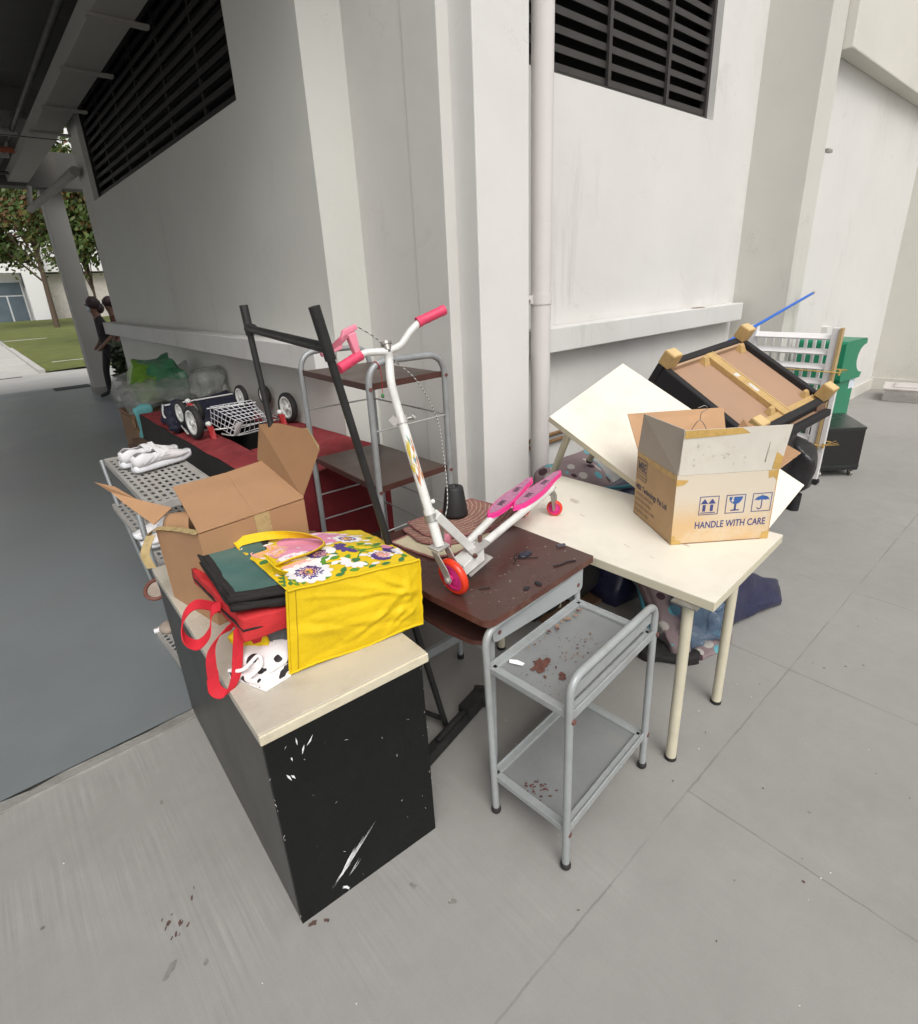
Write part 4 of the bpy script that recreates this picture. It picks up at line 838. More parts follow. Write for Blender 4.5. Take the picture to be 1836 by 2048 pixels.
# what is stuffed in the tote
TEAL = mat('green_nonwoven', (0.028, 0.105, 0.088), 0.85, var=0.10, vscale=20, bump=.2, bscale=200, sheen=.2); TRIM = mat('black_trim', (0.014, 0.012, 0.011), 0.9, var=.3, vscale=40, bump=.4, bscale=90)
RED = mat('red_nonwoven', (0.52, 0.022, 0.025), 0.8, var=0.14, vscale=20, bump=.2, bscale=180); REDS = mat('red_strap', (0.55, 0.014, 0.028), 0.8, var=.12, vscale=25, bump=.2, bscale=160)
def folded(name, label, q, th, body, trim, seed, layers=2, cat='bag', band=.020, edge=.34):
    """A flat folded cloth bag: stacked soft layers with dark bound edges; q = near-left, near-right, far-right, far-left on top."""
    q = [V(p) for p in q]; t = thing(name, label, cat, sum(q, V())/4-V((0, 0, th)))
    for k in range(layers):
        z1, z0 = -th*k/layers, -th*(k+.8)/layers; sh = V((noise.noise(V((k, seed, 0)))*.02, -.004*k, 0))
        m_ = MB(); m_.soft([p+V((0, 0, z0))+sh for p in q]+[p+V((0, 0, z1))+sh for p in q], 20, .007, .004, 9, 0, (), seed+k*3.3); 
        if k % 2 == 0:
            for fi, f in enumerate(m_.f):
                c_ = sum((m_.v[i_] for i_ in f), V())/len(f); dmin = min(abs((c_-q[e_]-sh).cross(q[(e_+1) % 4]-q[e_]).z)/((q[(e_+1) % 4]-q[e_]).xy.length) for e_ in range(4))
                m_.m[fi] = 1 if dmin < band else 0
        m_.build('fold', [body, trim] if k % 2 == 0 else [trim], t)
        e = MB(); o_ = V((0, 0, (z1+z0)/2))+sh
        rim = []
        for i in range(4):
            a, c = q[i]+o_, q[(i+1) % 4]+o_
            for j in range(8): p = a+(c-a)*j/8; rim.append(p+noise.noise_vector(p*9+V((seed, 0, 0)))*.005)
        e.tube(rim, th/layers*edge, 7, 0, False, True); e.build('bound_edge', trim, t)
    return t
folded('folded_bag', 'dark green folded cloth bag with black edges poking out of the tote', [(.358, 1.398, .985), (.535, 1.335, .968), (.59, 1.72, .965), (.405, 1.90, .975)], .055, TEAL, TRIM, 1.0)
folded('folded_bag', 'bright red folded cloth bag with black edges under the green one', [(.365, 1.365, .915), (.53, 1.335, .905), (.56, 1.70, .90), (.365, 1.80, .91)], .075, RED, TRIM, 4.0, 1, 'bag', -1, .05)
t = thing('folded_bag', 'plain red cloth bag whose long straps hang over the cabinet edge', 'bag', (.42, 1.50, .82))
b = MB(); b.soft([V(p) for p in ((.40, 1.42, .80), (.56, 1.36, .79), (.60, 1.62, .79), (.43, 1.66, .80), (.40, 1.42, .855), (.57, 1.36, .85), (.60, 1.62, .85), (.43, 1.66, .855))], 10, .012, .006, 12, 0, (), 2); b.build('body', REDS, t)
for pts, wd in (([(.372, 1.462, .855), (.330, 1.440, .862), (.288, 1.425, .83), (.272, 1.405, .765), (.268, 1.390, .728), (.292, 1.375, .712), (.325, 1.385, .745), (.350, 1.410, .80), (.375, 1.435, .862)], [V((.8, .3, .35))]*3+[V((.9, .25, .1))]*6),
                ([(.36, 1.53, .885), (.30, 1.53, .925), (.256, 1.515, .905), (.243, 1.49, .862), (.268, 1.472, .835), (.305, 1.47, .86), (.325, 1.49, .905), (.355, 1.50, .91)], [V((.35, .85, .3))]*8)):
    q = spline(pts, 8); w2 = [wd[min(len(wd)-1, i//8)] for i in range(len(q))]
    b = MB(); b.ribbon(q, .036, w2, .003); b.build('strap', REDS, t)
COW = mat('cow_white', (0.74, 0.72, 0.71), 0.6, var=.05, bump=.15, bscale=40)
def cowprint():
    nt, n, l, bs = hooks(COW); src = bs.inputs['Base Color'].links[0].from_socket
    tc = n.new('ShaderNodeTexCoord'); no = n.new('ShaderNodeTexNoise'); no.inputs['Scale'].default_value = 24; no.inputs['Detail'].default_value = 1; l.new(tc.outputs['Object'], no.inputs[0])
    k = math_node(n, l, 'GREATER_THAN', no.outputs[0], .555); m2 = n.new('ShaderNodeMix'); m2.data_type = 'RGBA'; l.new(k, m2.inputs[0]); l.new(src, m2.inputs[6]); m2.inputs[7].default_value = (.02, .016, .018, 1); l.new(m2.outputs[2], bs.inputs['Base Color'])
cowprint()
t = thing('folded_bag', 'white bag with black cow print blotches lying at the bottom of the stuffed tote', 'bag', (.42, 1.4, .718))
b = MB(); b.soft([V(p) for p in ((.318, 1.43, .719), (.372, 1.305, .719), (.56, 1.36, .719), (.54, 1.62, .719), (.322, 1.43, .742), (.374, 1.308, .736), (.57, 1.36, .765), (.54, 1.62, .77))], 12, .008, .006, 14, 0, (), 6); b.build('lower_fold', COW, t)
b = MB(); b.soft([V(p) for p in ((.345, 1.43, .744), (.395, 1.325, .74), (.56, 1.36, .765), (.54, 1.60, .77), (.36, 1.43, .785), (.41, 1.335, .765), (.57, 1.36, .80), (.55, 1.60, .81))], 12, .012, .008, 14, 0, (), 8); b.build('upper_fold', COW, t)
b = MB(); b.tube(spline([(.318, 1.415, .752), (.345, 1.375, .763), (.392, 1.375, .785), (.385, 1.345, .772), (.350, 1.345, .752)], 6), .0055, 7); b.build('handle', WHT, t)
b = MB(); b.slab([V(p) for p in ((.322, 1.425, .7175), (.37, 1.298, .7175), (.45, 1.310, .7175), (.5, 1.44, .7175))], .004); b.build('edge', WHT, t)
t = thing('folded_bag', 'small bright yellow bag with a green ring mark behind the red strap', 'bag', (.40, 1.45, .76))
b = MB(); b.soft([V(p) for p in ((.365, 1.47, .765), (.43, 1.40, .79), (.50, 1.48, .79), (.45, 1.56, .78), (.355, 1.47, .82), (.415, 1.42, .845), (.50, 1.48, .85), (.45, 1.56, .83))], 8, .012, .004, 12, 0, (), 3); b.build('body', YEL, t)
b = MB(); b.torus((.372, 1.443, .815), (-.7, -.7, .1), .013, .003, 20, 6); b.build('ring_mark', GRN, t)
GREYCL = mat('grey_cloth', (0.10, 0.105, 0.11), .9, var=.3, vscale=20); NAVYC = mat('navy_cloth', (0.018, 0.022, 0.05), .7, var=.3, vscale=14)
t = thing('cloth_bundle', 'bunched grey and navy cloth deep inside the stuffed tote', 'cloth', (.5, 1.45, .8))
b = MB(); b.soft([V(p) for p in ((.44, 1.40, .79), (.58, 1.345, .77), (.62, 1.60, .77), (.48, 1.62, .79), (.44, 1.39, .86), (.58, 1.345, .88), (.62, 1.60, .88), (.48, 1.62, .88))], 12, .02, .006, 14, 0, (), 11); b.build('cloth', [GREYCL], t)

# ------------------------------------------------------------------ shoe rack with white shoes
RACKP = mat('rack_grey_plastic', (0.36, 0.345, 0.32), 0.5, var=.08, vscale=12, dirt=(.2, .19, .17)); RACKT = mat('rack_tube', (0.36, 0.38, 0.385), 0.35, metal=.55, var=.1)
t = thing('shoe_rack', 'leaning grey shoe rack with perforated plastic shelves beside the red bench', 'rack', (.55, 3.0, 0))
def rack_shelf(p0, ex, ey, L, W, name):
    m_ = MB(); ex, ey = V(ex).normalized(), V(ey).normalized(); ez = ex.cross(ey).normalized(); p0 = V(p0)
    nx_, ny_ = 20, 44
    ax = [W*i/nx_ for i in range(nx_+1)]; ay = [L*j/ny_ for j in range(ny_+1)]
    for i in range(nx_):
        for j in range(ny_):
            ci, cj = (i-1) % 6, (j-1) % 6
            hole = 0 < i < nx_-2 and 1 < j < ny_-2 and ci in (0, 2, 4) and cj in (0, 1, 3, 4)
            if hole: continue
            m_.add([p0+ex*ax[i]+ey*ay[j], p0+ex*ax[i+1]+ey*ay[j], p0+ex*ax[i+1]+ey*ay[j+1], p0+ex*ax[i]+ey*ay[j+1]], [(0, 1, 2, 3)])
    o = m_.build(name, RACKP, t)
    md = o.modifiers.new('weld', 'WELD'); md.merge_threshold = 1e-5; md = o.modifiers.new('t', 'SOLIDIFY'); md.thickness = .004
    r_ = MB(); 
    for a_ in (0, W): r_.bar(p0+ex*a_-ez*.012, p0+ex*a_+ey*L-ez*.012, .006, .032)
    for c_ in (0, L): r_.bar(p0+ey*c_-ez*.012, p0+ey*c_+ex*W-ez*.012, .006, .032)
    r_.build('shelf_rim', RACKP, t)
rack_shelf((.445, 2.72, .845), (1, .02, 0), (.0, 1, .012), 1.02, .335, 'shelf')
rack_shelf((.415, 2.66, .585), (1, .02, 0), (.0, 1, .012), 1.02, .335, 'shelf')
rack_shelf((.392, 2.48, .045), (1, .03, .10), (-.03, 1, -.03), .62, .34, 'shelf')
for q in ([(.388, 2.46, .01), (.383, 2.62, .70), (.385, 2.66, .845)], [(.50, 3.55, .01), (.44, 3.66, .60), (.43, 3.74, .86)], [(.80, 2.46, .01), (.80, 2.70, .86)], [(.80, 3.6, .01), (.80, 3.74, .86)]):
    b = MB(); b.tube(q, .0125, 10); b.build('leg', RACKT, t)
b = MB(); b.cyl((.366, 3.06, .035), (.40, 3.055, .035), .013, n=14); b.build('end_plug', WHT, t)
SHOEW = mat('shoe_white', (0.70, 0.685, 0.69), 0.5, var=.05, vscale=14, bump=.12, bscale=30, dirt=(.55, .50, .47), dscale=9, damt=.35); SOLEW = mat('sole_white', (0.76, 0.77, 0.79), 0.5, var=.04); SHOEIN = mat('shoe_lining', (0.30, 0.29, 0.31), .9)
def shoe(label, o, ang, seed, sc=1.0, tilt=0.0, group='white school shoes on the rack'):
    o = V(o); t = thing('shoe', label, 'shoe', o, 0, group)
    FX = V((math.cos(ang), math.sin(ang), 0)); FY = V((-FX.y, FX.x, 0)); FZ = V((0, 0, 1))
    G = lambda x, y, z: o+(FX*x+FY*y+FZ*z)*sc
    Lh = .255
    prof = [(0, .0, .062, .030), (.012, .026, .070, .030), (.04, .033, .083, .030), (.075, .033, .072, .032), (.105, .034, .070, .032), (.135, .037, .072, .030), (.165, .041, .062, .030), (.20, .041, .047, .031), (.23, .033, .038, .034), (.249, .018, .031, .036), (.256, 0, .028, .035)]
    b = MB(); vs = []; nn = 14
    for x, w, h, s0 in prof:
        for k in range(nn+1):
            a = math.pi*k/nn; yy = -math.cos(a)*w; zz = s0*.8+(h-s0*.8)*math.sin(a)**.55
            vs.append(G(x, yy+.004*math.sin(x*12), zz)+noise.noise_vector(V((x*60, yy*60, seed)))*.0012)
    kk = nn+1; fs = []
    for i in range(len(prof)-1):
        for k in range(nn):
            if 1 <= i <= 3 and 4 <= k <= nn-5: continue
            fs.append((i*kk+k, (i+1)*kk+k, (i+1)*kk+k+1, i*kk+k+1))
    b.add(vs, fs, 0, True); ob = b.build('upper', SHOEW, t, solid=.004)
    b = MB(); vs = []
    for z, g in ((0, .90), (.004, 1.0), (.012, 1.03), (.024, 1.0), (.027, .96)):
        for i in range(40):
            s_ = i/40*2; up_ = s_ < 1; q = s_ if up_ else 2-s_
            x = Lh*(1-math.cos(math.pi*q))/2; w = .036*(math.sin(math.pi*q)**.42)*(1+.22*(q-.35)); rise = .012*max(0, q-.72)/.28
            vs.append(G(.5*Lh+(x-.5*Lh)*(1+.03*(g-1)*10), (w if up_ else -w)*g+.004*math.sin(x*12), z+rise))
    n_ = 40; b.add(vs, [(r*n_+i, r*n_+(i+1) % n_, (r+1)*n_+(i+1) % n_, (r+1)*n_+i) for r in range(4) for i in range(n_)]+[tuple(range(n_))[::-1], tuple(range(4*n_, 5*n_))], 0, True); b.build('sole', SOLEW, t)
    b = MB(); b.add([G(.035, -.018, .045), G(.10, -.018, .045), G(.10, .018, .045), G(.035, .018, .045)], [(0, 1, 2, 3)]); b.build('lining', SHOEIN, t)
    for x in (.108, .140):
        b = MB(); b.ribbon([G(x-.006, -.036, .046), G(x, -.026, .066), G(x+.002, 0, .078), G(x+.006, .024, .068), G(x+.012, .036, .050)], .021*sc, FX, .004); b.ball(G(x+.010, .034, .055), .010*sc, 6, 0, (1, .6, 1)); b.build('strap', SHOEW, t)
    for sd in (-1, 1):
        b = MB()
        for k in range(3): b.tube([G(.03+.03*k, sd*.0365, .034), G(.055+.03*k, sd*.038, .048), G(.075+.03*k, sd*.036, .060)], .0018, 5)
        b.build('stitching', SOLEW, t)
    return t
shoe('white velcro school shoe nearest us on the rack top shelf', (.505, 3.27, .866), R(18), 1, 1.3)
shoe('white velcro school shoe behind its pair on the rack top shelf', (.475, 3.42, .866), R(18), 5, 1.3)
shoe('white school shoe on the lower rack shelf pointing outwards, nearer one', (.64, 2.86, .606), R(186), 8)
shoe('white school shoe on the lower rack shelf pointing outwards, farther one', (.64, 3.00, .606), R(184), 9)
b = MB(); b.cyl((.56, 3.35, .64), (.50, 3.22, .70), .022, n=14); tag(b.build('rolled_sock', SHOEW), 'white rolled tube tucked under the top shelf of the shoe rack', 'roll')
SLIP = mat('slipper_brown', (0.17, 0.062, 0.045), 0.6, var=.2); SLIPT = mat('slipper_beige', (0.33, 0.27, 0.22), .85, var=.2, vscale=20)
t = thing('slipper', 'beige slipper with a brown rim stuck on the side of the shoe rack', 'slipper', (.37, 2.55, .5))
b = MB(); c0 = V((.362, 2.56, .515)); b.v = []; ex, ey = V((.95, .25, .15)).normalized(), V((-.1, .9, .42)).normalized()
b.tube([c0+ex*.05*math.cos(a)+ey*.052*math.sin(a) for a in [2*math.pi*i/24 for i in range(24)]], .008, 7, 0, False, True); b.build('rim', SLIP, t)
b = MB(); b.add([c0+ex*.05*math.cos(a)+ey*.052*math.sin(a)-ex.cross(ey)*.004 for a in [2*math.pi*i/24 for i in range(24)]], [tuple(range(24))]); b.build('insole', SLIPT, t)
b = MB(); b.ball((.352, 2.47, .36), .04, 10, 0, (.9, 1.2, .55), .08, 20); tag(b.build('slipper', SLIPT), 'pale slipper toe sticking out below the brown rimmed slipper on the rack', 'slipper')

# ------------------------------------------------------------------ red upholstered bench against the corridor wall
REDF = mat('red_velour', (0.215, 0.032, 0.036), 0.95, var=0.28, vscale=7, bump=.4, bscale=35, dirt=(0.31, 0.075, 0.078), dscale=5, damt=.7, spec=.2); BLKF = mat('black_lining', (0.014, 0.012, 0.011), 0.9, var=.3, vscale=20); DARKRED = mat('dark_red_side', (0.15, 0.018, 0.022), 0.95, var=.2, vscale=8, spec=.2)
t = thing('bench', 'long red fabric bench frame with black front standing against the shaded wall', 'bench', (1.3, 3.9, 0))
def bz(x, y): return .83+.06*((x-.95)/.7)*((5.2-y)/2.6)+.006*noise.noise(V((x*3, y*3, 0)))
b = MB()
def band(x0, x1, y0, y1, nx_, ny_):
    b.grid(lambda u, v: V((x0+(x1-x0)*u+.008*noise.noise(V((u*2, v*9, x0)))*(1 if v not in (0, 1) else 0), y0+(y1-y0)*v, bz(x0+(x1-x0)*u, y0+(y1-y0)*v)+.010*math.sin(math.pi*u)*math.sin(math.pi*v))), nx_, ny_)
band(.95, 1.145, 2.56, 5.2, 6, 50); band(1.48, 1.645, 2.56, 5.2, 5, 50); band(1.145, 1.48, 2.56, 3.30, 8, 14); band(1.145, 1.48, 4.55, 5.2, 8, 12)
b.build('seat_cover', REDF, t)
b = MB(); b.grid(lambda u, v: V((.95-.012*math.sin(math.pi*v)+.006*noise.noise(V((u*12, v*2, 0))), 2.56+2.64*u, .08+(bz(.95, 2.56+2.64*u)-.082)*v)), 50, 8); b.build('front_cover', BLKF, t)
b = MB(); b.grid(lambda u, v: V((.95+.695*u, 2.555-.008*math.sin(math.pi*u)*math.sin(math.pi*v), .08+(bz(.95+.695*u, 2.56)-.081)*v)), 16, 10); b.build('end_cover', DARKRED, t)
b = MB(); b.span((1.15, 3.31, .40), (1.475, 4.54, .42)); b.span((1.146, 3.30, .42), (1.15, 4.55, .82)); b.span((1.475, 3.30, .42), (1.479, 4.55, .82)); b.span((1.15, 3.301, .42), (1.475, 3.305, .82)); b.span((1.15, 4.545, .42), (1.475, 4.549, .82)); b.build('inner_lining', BLKF, t); b = MB(); b.span((.955, 5.19, .08), (1.64, 5.199, .82)); b.build('far_cover', BLKF, t)
for x in (1.0, 1.6):
    for y in (2.62, 5.12): b = MB(); b.span((x-.025, y-.025, 0), (x+.025, y+.025, .09)); b.build('leg', BLKF, t)
b = MB(); b.span((1.0, 2.30, .0), (1.12, 2.5, .52)); b.slab([V((.93, 2.36, .53)), V((1.10, 2.28, .50)), V((1.12, 2.5, .56)), V((.95, 2.54, .60))], .005)
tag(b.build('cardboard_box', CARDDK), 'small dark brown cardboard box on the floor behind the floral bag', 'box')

# folded doll pram on the bench
TYRE = mat('tyre_black', (0.018, 0.017, 0.016), .75, var=.2); RIMW = mat('rim_white', (0.66, .66, .63), .35, var=.08); CLAMPR = mat('clamp_red', (0.36, 0.018, 0.02), .45); WIREW = mat('wire_white', (.72, .72, .74), .4); PFRAME = mat('pram_frame', (.42, .42, .40), .35, metal=.5); NAVY = mat('pram_navy', (0.010, 0.011, 0.028), .8, var=.4, vscale=20, bump=.4, bscale=40)
t = thing('pram', 'folded doll pram with white rimmed wheels and white wire basket lying on the red bench', 'pram', (1.3, 3.85, .85))
def wheel(parent, c, ax, r, w, tyre=TYRE, rim=RIMW, spokes=5, hub=True, name='wheel', rimfill=.0):
    c = V(c); ax = V(ax).normalized(); k = w/2
    b = MB(); b.lathe([(r*.72, -k*.8), (r*.86, -k), (r*.97, -k*.6), (r, 0), (r*.97, k*.6), (r*.86, k), (r*.72, k*.8)], c, ax, 36); o = b.build(name, tyre, parent)
    b = MB(); b.lathe([(r*.60, -k*.7), (r*.74, -k*.85), (r*.74, k*.85), (r*.60, k*.7), (r*.60, -k*.7)], c, ax, 32)
    x = ax.orthogonal().normalized(); y = ax.cross(x)
    if spokes:
        for i in range(spokes):
            a = 2*math.pi*i/spokes+.3; d = x*math.cos(a)+y*math.sin(a); b.bar(c+d*r*.1, c+d*r*.63, r*.16, k*.7, ax)
    else: b.lathe([(r*.60, k*.3), (r*.35, k*.75), (.002, k*.5), (.002, -k*.5), (r*.35, -k*.75), (r*.60, -k*.3)], c, ax, 28)
    b.cyl(c-ax*k*1.1, c+ax*k*1.1, r*.17, n=14); ri = b.build('rim', rim, parent); ri.parent = o
    return o
pax = (-.97, -.10, .0)
zt_ = lambda x, y: bz(x, y)+.014
wheel(t, (1.00, 3.83, zt_(1.0, 3.83)+.112), pax, .112, .045); wheel(t, (1.58, 3.66, zt_(1.58, 3.66)+.105), pax, .105, .045)
wheel(t, (.985, 4.02, zt_(1, 4)+.155), pax, .085, .035, spokes=0); wheel(t, (1.135, 4.20, zt_(1.1, 4.2)+.105), pax, .085, .035)
wheel(t, (1.43, 4.10, zt_(1.4, 4.1)+.165), pax, .088, .035, spokes=0); wheel(t, (1.585, 4.05, zt_(1.55, 4.05)+.155), pax, .075, .035)
q8 = [V(p) for p in ((1.165, 3.62, .872), (1.43, 3.66, .885), (1.50, 4.02, .90), (1.17, 4.04, .89), (1.20, 3.56, .962), (1.375, 3.56, .972), (1.43, 3.92, 1.025), (1.165, 3.98, 1.015))]
b = MB()
def wires(a, b2, c, d, n1, n2):
    for i in range(n1+1): b.tube([a+(b2-a)*i/n1, d+(c-d)*i/n1], .0028, 5)
    for j in range(n2+1): b.tube([a+(d-a)*j/n2, b2+(c-b2)*j/n2], .0028, 5)
wires(q8[0], q8[1], q8[5], q8[4], 7, 2); wires(q8[4], q8[5], q8[6], q8[7], 7, 6); wires(q8[3], q8[0], q8[4], q8[7], 7, 3); wires(q8[1], q8[2], q8[6], q8[5], 6, 3)
b.build('wire_basket', WIREW, t)
b = MB(); b.slab([q8[0], q8[0]+V((.035, 0, 0)), q8[4]+V((.012, -.004, 0)), q8[4]-V((.02, -.015, 0))], .003); b.build('basket_corner', RIMW, t)
b = MB(); b.soft([V(p) for p in ((1.0, 4.15, .86), (1.50, 4.10, .87), (1.50, 4.60, .87), (.98, 4.62, .86), (1.02, 4.15, .955), (1.50, 4.10, .98), (1.50, 4.60, 1.0), (1.0, 4.62, .97))], 14, .03, .015, 9, 0, (), 5); b.build('canopy_cloth', NAVY, t)
for i, (x, y, z, r) in enumerate([(.99, 4.30, .90, .055), (1.02, 4.42, .93, .06), (.97, 4.18, .875, .045), (1.04, 4.05, .885, .045), (1.08, 4.5, .97, .05)]):
    b = MB(); b.ball((x, y, z), r, 9, 0, (1, 1.2, .8), .35, 25); b.build('cloth_lump', NAVY, t)
for pts, rr, m_ in (([(1.0, 4.5, .985), (1.48, 4.42, 1.005)], .006, RIMW), ([(1.18, 4.12, .98), (1.50, 4.02, .985)], .005, WIREW), ([(1.01, 3.86, .90), (1.15, 3.75, .90), (1.56, 3.70, .90)], .007, PFRAME), ([(.98, 3.95, .87), (1.0, 4.2, .89), (.96, 4.4, .92), (1.0, 4.55, .98)], .007, RIMW), ([(1.05, 3.9, 1.0), (1.08, 4.15, 1.02), (1.05, 4.25, .96)], .008, RIMW), ([(1.12, 3.70, .88), (1.20, 3.62, .868), (1.42, 3.63, .875)], .006, PFRAME), ([(1.50, 3.68, .92), (1.45, 3.95, .95)], .007, PFRAME)):
    b = MB(); b.tube(spline(pts, 4), rr, 7); b.build('frame_tube', m_, t)
for x, y, z in ((1.075, 3.76, .90), (1.51, 3.62, .92), (1.07, 4.10, 1.01)):
    b = MB(); b.hexa([V((x-.012, y-.02, z-.055)), V((x+.02, y-.03, z-.055)), V((x+.02, y+.01, z-.05)), V((x-.01, y+.01, z-.05)), V((x-.02, y-.01, z+.03)), V((x+.018, y-.01, z+.03)), V((x+.018, y+.02, z+.03)), V((x-.02, y+.02, z+.03))]); b.build('clamp', CLAMPR, t, .003)
    b = MB(); b.ball((x-.005, y+.01, z+.045), .02, 8, 0, (1, 1, .9)); b.build('joint', RIMW, t)

# plastic bags and boxes beyond the bench
CLEARF = film('clear_film', (0.50, 0.52, 0.49), .30, .12); GREENP = mat('green_plastic', (0.035, 0.13, 0.062), .35, var=.4, vscale=9, bump=.9, bscale=14); GREENY = mat('lime_plastic', (0.10, 0.20, 0.025), .35, var=.3, vscale=9, bump=.9, bscale=14); TEALC = mat('teal_cloth', (0.11, 0.33, 0.34), .8, var=.2, vscale=20)
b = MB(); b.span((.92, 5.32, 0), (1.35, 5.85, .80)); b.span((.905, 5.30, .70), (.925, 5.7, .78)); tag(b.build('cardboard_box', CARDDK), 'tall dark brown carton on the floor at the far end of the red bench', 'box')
b = MB(); b.soft([V(p) for p in ((.92, 5.30, .83), (1.62, 5.25, .83), (1.60, 5.95, .83), (.95, 5.95, .83), (.88, 5.25, 1.02), (1.60, 5.25, .98), (1.55, 5.9, 1.12), (.95, 5.9, 1.08))], 18, .06, .04, 4.5, 0, (), 2); tag(b.build('plastic_bag', CLEARF), 'big crumpled clear plastic bag round the green bundle beyond the bench', 'bag')
b = MB(); b.soft([V(p) for p in ((1.02, 5.45, .86), (1.46, 5.40, .86), (1.46, 5.85, .86), (1.05, 5.85, .86), (1.0, 5.45, 1.02), (1.44, 5.45, 1.10), (1.40, 5.8, 1.24), (1.12, 5.8, 1.22))], 14, .05, .05, 5, 0, (), 4); b.m[-1] = 0
for i, f in enumerate(b.f):
    c = sum((b.v[k] for k in f), V())/len(f); b.m[i] = 1 if (c.x+noise.noise(c*6)*.1) < 1.14 else 0
tag(b.build('bundle', [GREENP, GREENY]), 'green and lime plastic bundle wrapped in the clear bag beyond the bench', 'bundle')
b = MB(); b.soft([V(p) for p in ((1.38, 4.95, .90), (1.64, 4.9, .90), (1.64, 5.2, .90), (1.40, 5.2, .90), (1.40, 4.95, 1.10), (1.62, 4.95, 1.12), (1.62, 5.2, 1.14), (1.42, 5.2, 1.12))], 12, .05, .03, 8, 0, (), 9); tag(b.build('plastic_bag', CLEARF), 'smaller crinkled clear plastic bag against the wall behind the pram', 'bag')
b = MB(); b.soft([V(p) for p in ((.93, 5.235, .60), (1.06, 5.235, .60), (1.06, 5.26, .60), (.93, 5.26, .60), (.93, 5.235, .88), (1.06, 5.235, .88), (1.06, 5.28, .88), (.93, 5.28, .88))], 10, .02, .0, 12, 0, (), 1); tag(b.build('cloth', TEALC), 'pale teal cloth hanging down from the clear plastic bag', 'cloth')
b = MB(); b.span((.86, 5.02, .0), (.94, 5.28, .62)); b.span((.82, 5.05, .56), (.945, 5.25, .585)); tag(b.build('wooden_board', mat('old_wood', (.11, .065, .04), .8, var=.3, vscale=8)), 'dark wooden stool end standing on the floor beside the far end of the bench', 'board')

# ------------------------------------------------------------------ black tube clothes rack
BLKT = mat('black_tube', (0.012, 0.012, 0.012), .55, var=.3, vscale=25, bump=.15, bscale=90, dirt=(.05, .048, .045), dscale=9, damt=.4)
t = thing('clothes_rack', 'black tubular clothes rack leaning between the cabinet and the brown desk', 'rack', (1.0, 1.7, 0))
RT, RB, LT, LB = V((.731, 1.422, 1.700)), V((1.075, 1.425, .045)), V((.855, 2.242, 1.695)), V((.865, 2.02, .045))
pole = lambda a, c, k: a+(c-a)*k
b = MB(); b.tube([RT, RB], .0125, 14); b.build('pole', BLKT, t)
b = MB(); b.tube([LT, LB], .0125, 14); b.build('pole', BLKT, t)
b = MB(); b.tube([RT+(RT-RB).normalized()*.004, pole(RT, RB, .085)], .0165, 14); b.build('pole_sleeve', BLKT, t)
b = MB(); b.tube([LT+(LT-LB).normalized()*.004, pole(LT, LB, .065)], .0165, 14); b.build('pole_sleeve', BLKT, t)
b = MB(); b.tube([pole(RT, RB, .065), pole(LT, LB, .05)], [.0155, .0145], 14); b.tube([pole(LT, LB, .05)+V((0, -.04, -.001)), pole(LT, LB, .05)+V((0, .0, .001))], .02, 14); b.build('crossbar', BLKT, t)
b = MB(); b.bar((.86, 1.335, .035), (1.285, 1.437, .035), .045, .05); b.bar((.98, 1.362, .068), (1.235, 1.422, .068), .02, .018); b.cyl((1.27, 1.46, .05), (1.31, 1.41, .05), .045, n=18); b.bar((1.16, 1.405, .06), (1.29, 1.437, .06), .06, .055); b.build('foot', BLKT, t, .006)
b = MB(); b.bar((.72, 2.0, .032), (1.05, 2.05, .032), .045, .05); b.build('foot', BLKT, t, .006)
b = MB(); b.tube([(1.07, 1.43, .07), (.865, 2.02, .07)], .010, 10); b.build('lower_bar', BLKT, t)

# ------------------------------------------------------------------ grey tube shelf unit
TUBEG = mat('grey_tube', (0.30, 0.315, 0.32), .42, metal=.25, var=.12, vscale=14, dirt=(.18, .15, .12), dscale=10, damt=.4); BRNS = mat('dark_brown_board', (0.065, 0.040, 0.031), .4, var=.12, vscale=5, dirt=(.10, .08, .065), dscale=6, damt=.4); BRNE = mat('brown_edge', (0.062, 0.022, 0.016), .45, var=.2, vscale=12); RODG = mat('rod_metal', (.5, .5, .49), .35, metal=.6); BOLT = mat('rusty_bolt', (.13, .055, .045), .6, var=.3)
t = thing('shelf_unit', 'grey tube shelf unit with dark brown shelves standing before the corner pier', 'shelf', (1.36, 2.19, 0))
Fp, Rp, Lp, Bp = V((1.155, 1.880, 0)), V((1.556, 1.895, 0)), V((1.182, 2.52, 0)), V((1.556, 2.50, 0))
zz = lambda p, z: V((p.x, p.y, z))
for a, c in ((Fp, Rp), (Lp, Bp)):
    b = MB(); b.tube(fillet([zz(a, .0), zz(a, 1.468), zz(c, 1.460), zz(c, .0)], .10, 8), .0135, 14); b.build('hoop', TUBEG, t)
for z in (1.366, .930, .42):
    b = MB(); b.hexa([zz(Fp, z)+V((.006, .008, 0)), zz(Rp, z)+V((-.004, .006, 0)), zz(Bp, z)+V((-.004, -.006, 0)), zz(Lp, z)+V((.006, -.006, 0)), zz(Fp, z+.014)+V((.006, .008, 0)), zz(Rp, z+.014)+V((-.004, .006, 0)), zz(Bp, z+.014)+V((-.004, -.006, 0)), zz(Lp, z+.014)+V((.006, -.006, 0))]); sh = b.build('shelf', BRNS, t, .0015)
    b = MB()
    for p, q in ((Fp, Rp), (Lp, Fp)): b.bar(zz(p, z+.006)+V((.004, .006, 0)), zz(q, z+.006)+V((.0, .006, 0)), .006, .026)
    b.build('shelf_edge', BRNE, t)
for z in (1.19, .74, .60):
    for p, q in ((Fp, Rp), (Lp, Bp), (Bp, Rp)):
        b = MB(); b.tube([zz(p, z), zz(q, z)], .0042, 7); b.build('rod', RODG, t)
